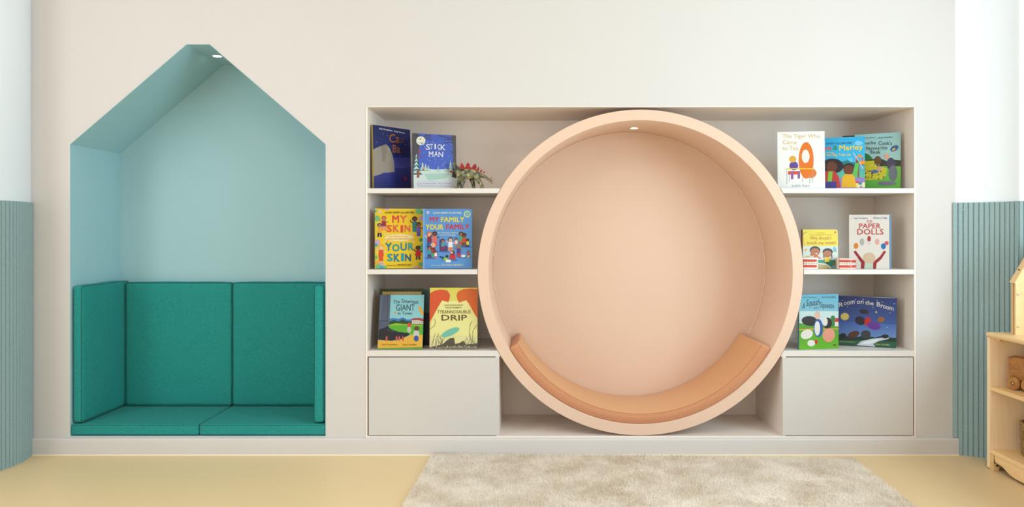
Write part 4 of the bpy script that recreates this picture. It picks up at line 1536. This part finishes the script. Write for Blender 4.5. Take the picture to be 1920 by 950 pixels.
book('green meadow picture book with slanted title on the lowest right shelf', 1.256, 0.026, Z3, 11.2, 0.1, 0, 0.206, 0.259, (96, 170, 190), (90, 150, 160), open_deg=5, quad=[(67, 96), (629, 85), (629, 858), (67, 877)], draw=art_squash, th=0.009)
book('wide night-blue picture book with cream arched title and a gold disc', 1.4888, 0.16, Z3, -20.6, 0.2, 1.0, 0.262, 0.238, (44, 56, 110), (40, 50, 96), open_deg=10, quad=[(614, 123), (1460, 164), (1444, 873), (599, 814)], draw=art_broom, th=0.008, lift=0.0046)

# ------------------------------------------------------------------ toy dinosaur
def dino():
    S, OX, OY, DP = 14.61, 845.0, 295.0, 3.5
    base = (-0.285, 0.10, Z1)

    def q(zx, zy, y=0.0):
        """drawing units -> metres about the toy's base"""
        return Vector(((zx / S + OX - 1000) * DP / F_PX - base[0], y, CAM_Z - (zy / S + OY - 437) * DP / F_PX - base[2]))
    k = DP / F_PX / S
    t = thing('toy_dinosaur', base, 'olive green toy dinosaur with red back plates on the top shelf', 'toy')
    mb = MB()
    spine = [(38, 172, 16, .8), (52, 168, 24, .8), (88, 186, 40, .8), (112, 240, 48, .75), (145, 310, 62, .75), (190, 385, 92, .72), (260, 440, 122, .72), (360, 468, 142, .72), (480, 472, 142, .72), (600, 468, 134, .7), (690, 478, 104, .7), (790, 500, 72, .7), (890, 528, 52, .75), (990, 578, 36, .8), (1075, 645, 26, .9), (1148, 748, 10, 1)]
    n = 18
    pts = [q(x, z) for x, z, r, f in spine]
    vs, fs = [], []
    for i, (x, z, r, f) in enumerate(spine):
        tg = (pts[min(i + 1, len(pts) - 1)] - pts[max(i - 1, 0)]).normalized()
        up = tg.cross(Vector((0, 1, 0))).normalized()
        for j in range(n):
            a = 2 * PI * j / n
            vs.append(pts[i] + up * math.cos(a) * r * k + Vector((0, 1, 0)) * math.sin(a) * r * k * f)
    for i in range(len(spine) - 1):
        for j in range(n):
            l = (j + 1) % n
            fs.append((i * n + j, (i + 1) * n + j, (i + 1) * n + l, i * n + l))
    fs += [tuple(range(n))[::-1], tuple(range((len(spine) - 1) * n, len(spine) * n))]
    mb.add(vs, fs)
    ft = 884                                      # sole of the feet in drawing units
    for pl, yy in (([(372, 500), (392, 590), (350, 690), (318, 790), (296, ft)], -0.020), ([(262, 520), (245, 620), (205, 730), (165, 820), (135, ft)], 0.020),
                   ([(700, 500), (735, 600), (800, 700), (858, 790), (886, ft)], -0.020), ([(560, 520), (575, 620), (605, 720), (622, 810), (632, ft)], 0.020)):
        rr = [78, 74, 58, 46, 50]
        mb.tube([q(x, z, yy * (0.6 + 0.1 * i)) for i, (x, z) in enumerate(pl)], [r * k for r in rr], seg=12)
    me = mb.mesh('rough')
    ob = bpy.data.objects.new('rough', me)
    COL.objects.link(ob)
    md = ob.modifiers.new('remesh', 'REMESH')
    md.mode = 'VOXEL'
    md.voxel_size = 0.0016
    sm = ob.modifiers.new('smooth', 'SMOOTH')
    sm.factor, sm.iterations = 0.5, 4
    dg = bpy.context.evaluated_depsgraph_get()
    me2 = bpy.data.meshes.new_from_object(ob.evaluated_get(dg))
    bpy.data.objects.remove(ob)
    zmin = min(v.co.z for v in me2.vertices)
    for v in me2.vertices:
        v.co.z -= zmin
    smooth(me2)
    m, nt, b = new_mat('painted_dinosaur_skin')
    tc = nt.nodes.new('ShaderNodeTexCoord')
    n1 = nt.nodes.new('ShaderNodeTexNoise')
    n1.inputs['Scale'].default_value = 55
    n1.inputs['Detail'].default_value = 4
    nt.links.new(tc.outputs['Object'], n1.inputs['Vector'])
    r = nt.nodes.new('ShaderNodeValToRGB')
    e = r.color_ramp.elements
    e[0].position, e[0].color = 0.36, lin((40, 46, 36))
    e[1].position, e[1].color = 0.68, lin((206, 190, 92))
    for ps, c in ((0.45, (96, 96, 72)), (0.57, (134, 128, 92))):
        x = e.new(ps)
        x.color = lin(c)
    nt.links.new(n1.outputs['Fac'], r.inputs['Fac'])
    nt.links.new(r.outputs['Color'], b.inputs['Base Color'])
    b.inputs['Roughness'].default_value = 0.45
    n2 = nt.nodes.new('ShaderNodeTexVoronoi')
    n2.inputs['Scale'].default_value = 260
    nt.links.new(tc.outputs['Object'], n2.inputs['Vector'])
    bp = nt.nodes.new('ShaderNodeBump')
    bp.inputs['Strength'].default_value = 0.4
    bp.inputs['Distance'].default_value = 0.001
    nt.links.new(n2.outputs['Distance'], bp.inputs['Height'])
    nt.links.new(bp.outputs['Normal'], b.inputs['Normal'])
    me2.materials.clear()
    link('body', me2, m, t)
    red = mat('red_plate_paint', (172, 40, 40), rough=0.4, vscale=60, rgb2=(120, 24, 26))
    dz = -zmin
    up = Vector((0, 0, dz))
    MB().tube([q(x, z) + up for x, z in ((125, 205), (165, 285), (225, 340), (300, 345), (400, 325), (500, 318), (600, 325), (680, 362), (760, 408))], [10 * k, 20 * k, 30 * k, 34 * k, 34 * k, 32 * k, 30 * k, 24 * k, 12 * k], seg=10).build('back_ridge', red, t, sm=60)
    for (tx, tz, bx, bz, hw) in ((300, 168, 322, 330, 56), (478, 158, 468, 320, 62), (684, 192, 634, 330, 58), (768, 274, 738, 385, 36), (848, 340, 824, 425, 28), (930, 395, 902, 448, 22), (150, 205, 168, 275, 18), (195, 255, 210, 320, 20), (240, 268, 248, 335, 20)):
        tip, bs = Vector((tx, tz)), Vector((bx, bz))
        ax = tip - bs
        pr = Vector((ax.y, -ax.x)).normalized()
        if pr.x > 0:
            pr = -pr
        out2 = []
        for u, wd in ((0.0, 0.75), (0.25, 1.0), (0.5, 0.95), (0.75, 0.6), (0.92, 0.22)):
            out2.append((bs + ax * u, wd * hw))
        left = [c - pr * w_ for c, w_ in out2]
        right = [c + pr * w_ for c, w_ in out2]
        ring = left + [tip] + right[::-1]
        cen = bs + ax * 0.4
        vs = [q(p.x, p.y) + up for p in ring]
        nn_ = len(vs)
        th2 = 0.0032
        vs += [q(cen.x, cen.y, -th2) + up, q(cen.x, cen.y, th2) + up]
        fs = []
        for i in range(nn_):
            j = (i + 1) % nn_
            fs += [(i, j, nn_), (j, i, nn_ + 1)]
        MB().add(vs, fs).build('back_plate', red, t, sm=50)
    for x0, z0, x1, z1, yy in ((1078, 620, 1138, 560, -0.004), (1105, 662, 1168, 632, -0.004), (1030, 610, 1000, 662, 0.004), (1075, 650, 1050, 702, 0.004)):
        MB().tube([q(x0, z0) + up, q(x1, z1, yy) + up], [14 * k, 4 * k], seg=8).build('tail_spike', red, t, sm=60)


dino()


# ------------------------------------------------------------------ dental models
def arch_pts(hw, ln, n=22):
    """horseshoe: straight arms along +x closing in a half ellipse"""
    pts = [(x, -hw) for x in np.linspace(0.0, ln * 0.45, 6)]
    for a in np.linspace(-PI / 2, PI / 2, n)[1:-1]:
        pts.append((ln * 0.45 + ln * 0.55 * math.cos(a), hw * math.sin(a)))
    pts += [(x, hw) for x in np.linspace(ln * 0.45, 0.0, 6)]
    return pts


def dental(loc, yaw, scale, label, plate):
    t = thing('dental_model', loc, label, 'dental model', 'toy dental models on the middle shelf', rot=(0, 0, R(yaw)))
    t.scale = (scale, scale, scale)
    L, HW = 0.078, 0.030
    outer = arch_pts(HW + 0.004, L + 0.003)
    for z0, z1, nm in ((0.0, 0.008, 'lower_plate'), (0.0435, 0.0515, 'upper_plate')):
        MB().prism(outer, lambda x, y: (x, y, z0), lambda x, y: (x, y, z1)).build(nm, plate, t, bevel=0.0015)
    g = [Vector((x, y, 0)) for x, y in arch_pts(HW - 0.002, L - 0.003)]
    for z, nm in ((0.0145, 'lower_gum'), (0.037, 'upper_gum')):
        mb = MB()
        vs, fs = [], []
        for i, p in enumerate(g):
            tg = (g[min(i + 1, len(g) - 1)] - g[max(i - 1, 0)]).normalized()
            nr = Vector((tg.y, -tg.x, 0))
            wv = 0.0006 * math.sin(i * 2.2)
            prof2 = [(0.0035, -0.0075), (0.0045, 0.0), (0.003, 0.0055 + wv), (0.0, 0.0065), (-0.005, 0.005), (-0.008, -0.0075)]
            for a_, b_ in prof2:
                vs.append(p + nr * a_ + Vector((0, 0, z + (b_ if nm == 'lower_gum' else -b_))))
        m_ = 6
        for i in range(len(g) - 1):
            for k in range(m_):
                l = (k + 1) % m_
                fs.append((i * m_ + k, (i + 1) * m_ + k, (i + 1) * m_ + l, i * m_ + l))
        fs += [tuple(range(m_)), tuple(range((len(g) - 1) * m_, len(g) * m_))]
        mb.add(vs, fs).build(nm, M['gum'], t, sm=50)
    # teeth along the arch
    dist = [0.0]
    for i in range(1, len(g)):
        dist.append(dist[-1] + (g[i] - g[i - 1]).length)
    for lo, nm in ((True, 'lower_teeth'), (False, 'upper_teeth')):
        mb = MB()
        nt_ = 16
        for k in range(nt_):
            d = dist[-1] * (k + 0.5) / nt_
            i = max(j for j in range(len(dist)) if dist[j] <= d)
            i = min(i, len(g) - 2)
            u = (d - dist[i]) / (dist[i + 1] - dist[i])
            p = g[i].lerp(g[i + 1], u)
            tg = (g[i + 1] - g[i]).normalized()
            nr = Vector((tg.y, -tg.x, 0))
            mid = abs(k - (nt_ - 1) / 2)
            wd = dist[-1] / nt_ * 0.47
            dp = 0.0022 if mid < 3 else 0.0036
            vs = []
            for zz, s1, s2 in ((0.0, 0.75, 0.8), (0.003, 1.0, 1.0), (0.0062, 1.0, 0.9), (0.0074, 0.7, 0.5)):
                z = 0.0185 + zz if lo else 0.0335 - zz
                for a_, b_ in ((-1, -1), (-0.4, -1.25), (0.4, -1.25), (1, -1), (1, 1), (-1, 1)):
                    vs.append(p + tg * a_ * wd * s1 - nr * b_ * dp * s2 + Vector((0, 0, z)))
            fs = []
            for r_ in range(3):
                for c in range(6):
                    d2 = (c + 1) % 6
                    fs.append((r_ * 6 + c, (r_ + 1) * 6 + c, (r_ + 1) * 6 + d2, r_ * 6 + d2))
            fs += [tuple(range(6)), tuple(range(18, 24))]
            mb.add(vs, fs)
        tag(mb.build(nm, M['tooth'], t, sm=60), kind='stuff')
    MB().box(-0.008, 0.0015, -0.026, 0.026, 0.0, 0.0515).build('hinge_block', plate, t, bevel=0.0015)
    MB().tube([(-0.004, -0.031, 0.026), (-0.004, 0.031, 0.026)], 0.0018, seg=10).build('hinge_pin', M['steel'], t, sm=50)


dental((1.4480, 0.046, Z2), -13, 1.0, 'pale pink dental model with red gums in front of the cream book', M['pink_plastic'])
dental((1.3335, 0.041, Z2), 176, 1.06, 'white dental model with red gums right beside the round pod', M['white_plastic'])

# ------------------------------------------------------------------ wooden shelf unit at the right edge
UX, UXB, UY0, UY1, UH = 2.0, 2.33, -0.201, -1.55, 0.600
u = thing('wooden_shelf_unit', (UX + 0.16, -0.875, 0), 'low open maple shelf unit along the right wall', 'shelf')
UO = (-(UX + 0.16), 0.875, 0)
bpart('end_panel', MB().box(UX, UXB, UY0 - 0.018, UY0, 0.006, UH - 0.021), M['maple_v'], u, UO, bevel=0.002)
bpart('end_panel', MB().box(UX, UXB, UY1, UY1 + 0.018, 0.006, UH - 0.021), M['maple_v'], u, UO, bevel=0.002)
bpart('back_panel', MB().box(UXB - 0.008, UXB, UY1 + 0.0185, UY0 - 0.0185, 0.04, UH - 0.0215), M['maple_v'], u, UO)
bpart('top_board', MB().box(UX - 0.006, UXB, UY1 - 0.004, UY0 + 0.002, UH - 0.0205, UH), M['maple'], u, UO, bevel=0.0085, bseg=4, sm=40)
bpart('shelf', MB().box(UX + 0.004, UXB - 0.0085, UY1 + 0.0185, UY0 - 0.0185, 0.346, 0.364), M['maple'], u, UO, bevel=0.003)
bpart('shelf', MB().box(UX + 0.002, UXB - 0.0085, UY1 + 0.0185, UY0 - 0.0185, 0.070, 0.088), M['maple'], u, UO, bevel=0.003)
kick = [(-0.045, 0.0695), (-0.045, 0.040), (-0.075, 0.038), (-0.10, 0.034), (-0.125, 0.024), (-0.145, 0.016), (-0.18, 0.012), (-1.11, 0.012), (-1.15, 0.016), (-1.185, 0.034), (-1.24, 0.040), (-1.24, 0.0695)]
bpart('kick_board', MB().prism(kick, lambda y, z: (UX + 0.008, UY0 - 0.018 + y + 0.02, z), lambda y, z: (UX + 0.024, UY0 - 0.018 + y + 0.02, z)), M['maple'], u, UO)
for y in (UY0 - 0.0185, UY1 + 0.0185 + 0.022):
    bpart('leg', MB().box(UX + 0.001, UX + 0.03, y - 0.022, y, 0.0, 0.0695), M['birch'], u, UO, bevel=0.002)
    bpart('leg', MB().box(UXB - 0.038, UXB - 0.009, y - 0.022, y, 0.0, 0.0695), M['birch'], u, UO, bevel=0.002)
bpart('corner_block', MB().prism([(UX + 0.024, UH - 0.0210), (UX + 0.028, UH - 0.034), (UX + 0.036, UH - 0.040), (UXB - 0.03, UH - 0.040), (UXB - 0.03, UH - 0.0210)], lambda x, z: (x, UY0 - 0.038, z), lambda x, z: (x, UY0 - 0.0185, z)), M['maple'], u, UO, bevel=0.002)
o = link('screw', scr, M['steel'], u)
o.location = (UX + 0.036 + UO[0], UY0 - 0.0382 + UO[1], UH - 0.0315)
o.rotation_euler = (R(90), 0, 0)
o.scale = (1.3, 1.3, 1.3)
bpart('leveller_plate', MB().box(UX + 0.006, UX + 0.016, UY0 - 0.0425, UY0 - 0.0406, 0.034, 0.052), M['dark'], u, UO)
bpart('leveller_bolt', MB().tube([(UX + 0.018, UY0 - 0.0405, 0.024), (UX + 0.018, UY0 - 0.0455, 0.024)], 0.004, seg=10), M['dark'], u, UO)


# wooden toy truck on the middle shelf
def truck():
    dirv = Vector((0.42, -0.907, 0)).normalized()
    ang = math.atan2(dirv.y, dirv.x)
    w1 = Vector((2.049, -0.297, 0.3645))
    t = thing('toy_truck', w1, 'chunky oak toy truck on the middle shelf of the wooden unit', 'toy', rot=(0, 0, ang))
    # local: +x along the truck, -y towards the open front (wheel side), wheels r = 0.0275
    r = 0.0275
    MB().box(-0.030, 0.205, 0.019, 0.070, 0.040, 0.139).build('load_block', M['oak'], t, bevel=0.005, bseg=3, sm=40)
    MB().box(-0.022, 0.300, 0.022, 0.067, 0.024, 0.0396).build('chassis', M['oak'], t, bevel=0.003)
    MB().prism([(0.210, 0.0398), (0.300, 0.0398), (0.300, 0.085), (0.272, 0.125), (0.210, 0.125)], lambda x, z: (x, 0.019, z), lambda x, z: (x, 0.070, z)).build('cab', M['oak'], t, bevel=0.005, bseg=2, sm=40)
    wm = lathe([(0.0, 0.0), (0.004, 0.0), (0.0065, 0.0035), (0.0085, 0.0035), (0.0095, 0.0), (r - 0.003, 0.0), (r, 0.003), (r, 0.015), (r - 0.002, 0.018), (0.0, 0.018)], seg=36).mesh('wheel', sm=35)
    pm_ = lathe([(0.0, -0.003), (0.003, -0.0026), (0.0042, -0.001), (0.0042, 0.004), (0.0, 0.004)], seg=16).mesh('axle_pin', sm=50)
    for x in (0.0, 0.0585, 0.245):
        for side in (0, 1):
            w_ = link('wheel', wm, M['oak_wheel'], t)
            w_.location = (x, 0.0035 if side == 0 else 0.0855, r)
            w_.rotation_euler = (R(-90), 0, 0) if side == 0 else (R(90), 0, 0)
            p_ = link('axle_pin', pm_, M['steel'], w_)


truck()


# seagrass basket on the bottom shelf
def basket():
    t = thing('woven_basket', (2.190, -0.375, 0.0883), 'brown woven seagrass basket with patterned cloth on the bottom shelf', 'basket')
    H_, n = 0.142, 80
    rows = 15

    def ring_pt(a, off, z):
        # rounded square footprint
        c, s = math.cos(a), math.sin(a)
        e_ = 4.0
        rr = 0.112 / (abs(c) ** e_ + abs(s) ** e_) ** (1 / e_)
        rr *= 0.965 + 0.05 * z / H_
        return Vector(((rr + off) * c, (rr + off) * s, z))
    mb = MB()
    vs, fs = [], []
    lev = rows * 6
    for i in range(lev + 1):
        z = H_ * i / lev
        for j in range(n):
            a = 2 * PI * j / n
            row = int(min(rows - 1, i // 6))
            twist = 0.0011 * math.sin(a * 34 + row * 2.1 + (i % 6) * 0.9)
            off = 0.0034 * abs(math.sin(PI * i / 6)) + twist
            vs.append(ring_pt(a, off, z))
    for i in range(lev):
        for j in range(n):
            l = (j + 1) % n
            fs.append((i * n + j, i * n + l, (i + 1) * n + l, (i + 1) * n + j))
    fs.append(tuple(range(n)))
    mb.add(vs, fs)
    # inner face
    vs2 = [ring_pt(2 * PI * j / n, -0.006, H_) for j in range(n)] + [ring_pt(2 * PI * j / n, -0.006, 0.01) for j in range(n)]
    k0 = len(mb.v)
    fs2 = [(j, (j + 1) % n, n + (j + 1) % n, n + j) for j in range(n)] + [tuple(range(n, 2 * n))]
    mb.add(vs2, fs2)
    for j in range(n):
        l = (j + 1) % n
        mb.f.append((lev * n + j, lev * n + l, k0 + l, k0 + j))
    mb.build('woven_body', M['seagrass'], t, sm=70)
    m, nt, b = new_mat('patterned_cloth')
    tc = nt.nodes.new('ShaderNodeTexCoord')
    vo = nt.nodes.new('ShaderNodeTexVoronoi')
    vo.inputs['Scale'].default_value = 85
    nt.links.new(tc.outputs['Object'], vo.inputs['Vector'])
    r = nt.nodes.new('ShaderNodeValToRGB')
    r.color_ramp.interpolation = 'CONSTANT'
    e = r.color_ramp.elements
    e[0].position, e[0].color = 0.0, lin((70, 50, 52))
    e[1].position, e[1].color = 0.35, lin((196, 216, 226))
    x = e.new(0.7)
    x.color = lin((110, 150, 180))
    sep = nt.nodes.new('ShaderNodeSeparateColor')
    nt.links.new(vo.outputs['Color'], sep.inputs[0])
    nt.links.new(sep.outputs[0], r.inputs['Fac'])
    nt.links.new(r.outputs['Color'], b.inputs['Base Color'])
    b.inputs['Roughness'].default_value = 0.9
    mb = MB()
    rings, seg = 8, 40
    vs, fs = [], []
    for i in range(rings):
        f_ = 1 - i / rings
        for j in range(seg):
            a = 2 * PI * j / seg
            p = ring_pt(a, -0.007, 0.0) * f_
            p.z = H_ - 0.012 + 0.020 * (1 - f_ ** 2) + 0.004 * math.sin(5 * a + i * 1.7)
            vs.append(p)
    vs.append(Vector((0, 0, H_ + 0.008)))
    for i in range(rings - 1):
        for j in range(seg):
            l = (j + 1) % seg
            fs.append((i * seg + j, i * seg + l, (i + 1) * seg + l, (i + 1) * seg + j))
    for j in range(seg):
        fs.append(((rings - 1) * seg + j, (rings - 1) * seg + (j + 1) % seg, rings * seg))
    mb.add(vs, fs).build('patterned_cloth', m, t, sm=70)


basket()


# wooden toy house on top of the unit
def toy_house():
    x0, x1, yf, yb, z0 = 2.059, 2.279, -0.303, -0.275, UH + 0.0003
    t = thing('toy_house', ((x0 + x1) / 2, (yf + yb) / 2, z0), 'birch plywood toy house with steep gable on top of the shelf unit', 'toy house')
    o_ = (-(x0 + x1) / 2, -(yf + yb) / 2, -z0)
    ev, pk, xm = z0 + 0.219, z0 + 0.219 + 0.186, (x0 + x1) / 2
    for y, nm in ((yf, 'gable_board'), (yb - 0.009, 'gable_board')):
        outer = [(x0, z0), (x1, z0), (x1, ev), (xm, pk), (x0, ev)]
        holes = [[(x0 + 0.036, z0 + 0.072), (x0 + 0.086, z0 + 0.072), (x0 + 0.086, z0 + 0.166), (x0 + 0.036, z0 + 0.166)]]
        loops = [outer] + holes
        flat = [p for l in loops for p in l]
        tr = tessellate_polygon([[Vector((p[0], p[1], 0)) for p in l] for l in loops])
        nn_ = len(flat)
        vs = [(p[0], y, p[1]) for p in flat] + [(p[0], y + 0.009, p[1]) for p in flat]
        fs = [tuple(q_) for q_ in tr] + [tuple(i + nn_ for i in q_) for q_ in tr]
        kk = 0
        for l in loops:
            for i in range(len(l)):
                a_, b_ = kk + i, kk + (i + 1) % len(l)
                fs.append((a_, b_, b_ + nn_, a_ + nn_))
            kk += len(l)
        bpart(nm, MB().add(vs, fs), M['birch'], t, o_)
    bpart('floor_board', MB().box(x0 + 0.014, x1 - 0.014, yf + 0.0092, yb - 0.0092, z0 + 0.004, z0 + 0.012), M['birch'], t, o_)
    bpart('middle_floor', MB().box(x0 + 0.014, x1 - 0.014, yf + 0.0092, yb - 0.0092, z0 + 0.172, z0 + 0.180), M['birch'], t, o_)
    for s in (-1, 1):
        d = Vector((s * (x1 - x0) / 2, 0, ev - pk)).normalized()
        nr = Vector((-d.z * s, 0, abs(d.x)))
        nr = Vector((s * abs(d.z), 0, abs(d.x)))
        a_ = Vector((xm, 0, pk)) + nr * 0.0003
        b_ = Vector((x0 if s < 0 else x1, 0, ev)) + nr * 0.0003
        poly = [a_, b_, b_ + nr * 0.007, a_ + nr * 0.007]
        bpart('roof_board', MB().prism([(p.x, p.z) for p in poly], lambda x, z: (x, yf - 0.004, z), lambda x, z: (x, yb + 0.004, z)), M['birch'], t, o_)
    for px_, pz_ in ((x0 + 0.009, z0 + 0.174), (x0 + 0.009, z0 + 0.036), (x1 - 0.009, z0 + 0.174), (x1 - 0.009, z0 + 0.036)):
        b_ = link('bolt', scr, M['steel'], t)
        b_.location = (px_ + o_[0], yf - 0.0002 + o_[1], pz_ + o_[2])
        b_.rotation_euler = (R(90), 0, 0)
        b_.scale = (1.7, 1.7, 1.7)
    bpart('roof_bolt', MB().tube([(x0 + 0.030, yf + 0.014, z0 + 0.274), (x0 + 0.021, yf + 0.014, z0 + 0.2795)], 0.0028, seg=10), M['dark'], t, o_)
    bpart('side_bolt', MB().tube([(x0 - 0.003, yf + 0.0045, z0 + 0.105), (x0 + 0.002, yf + 0.0045, z0 + 0.105)], 0.0026, seg=10), M['steel'], t, o_)


toy_house()
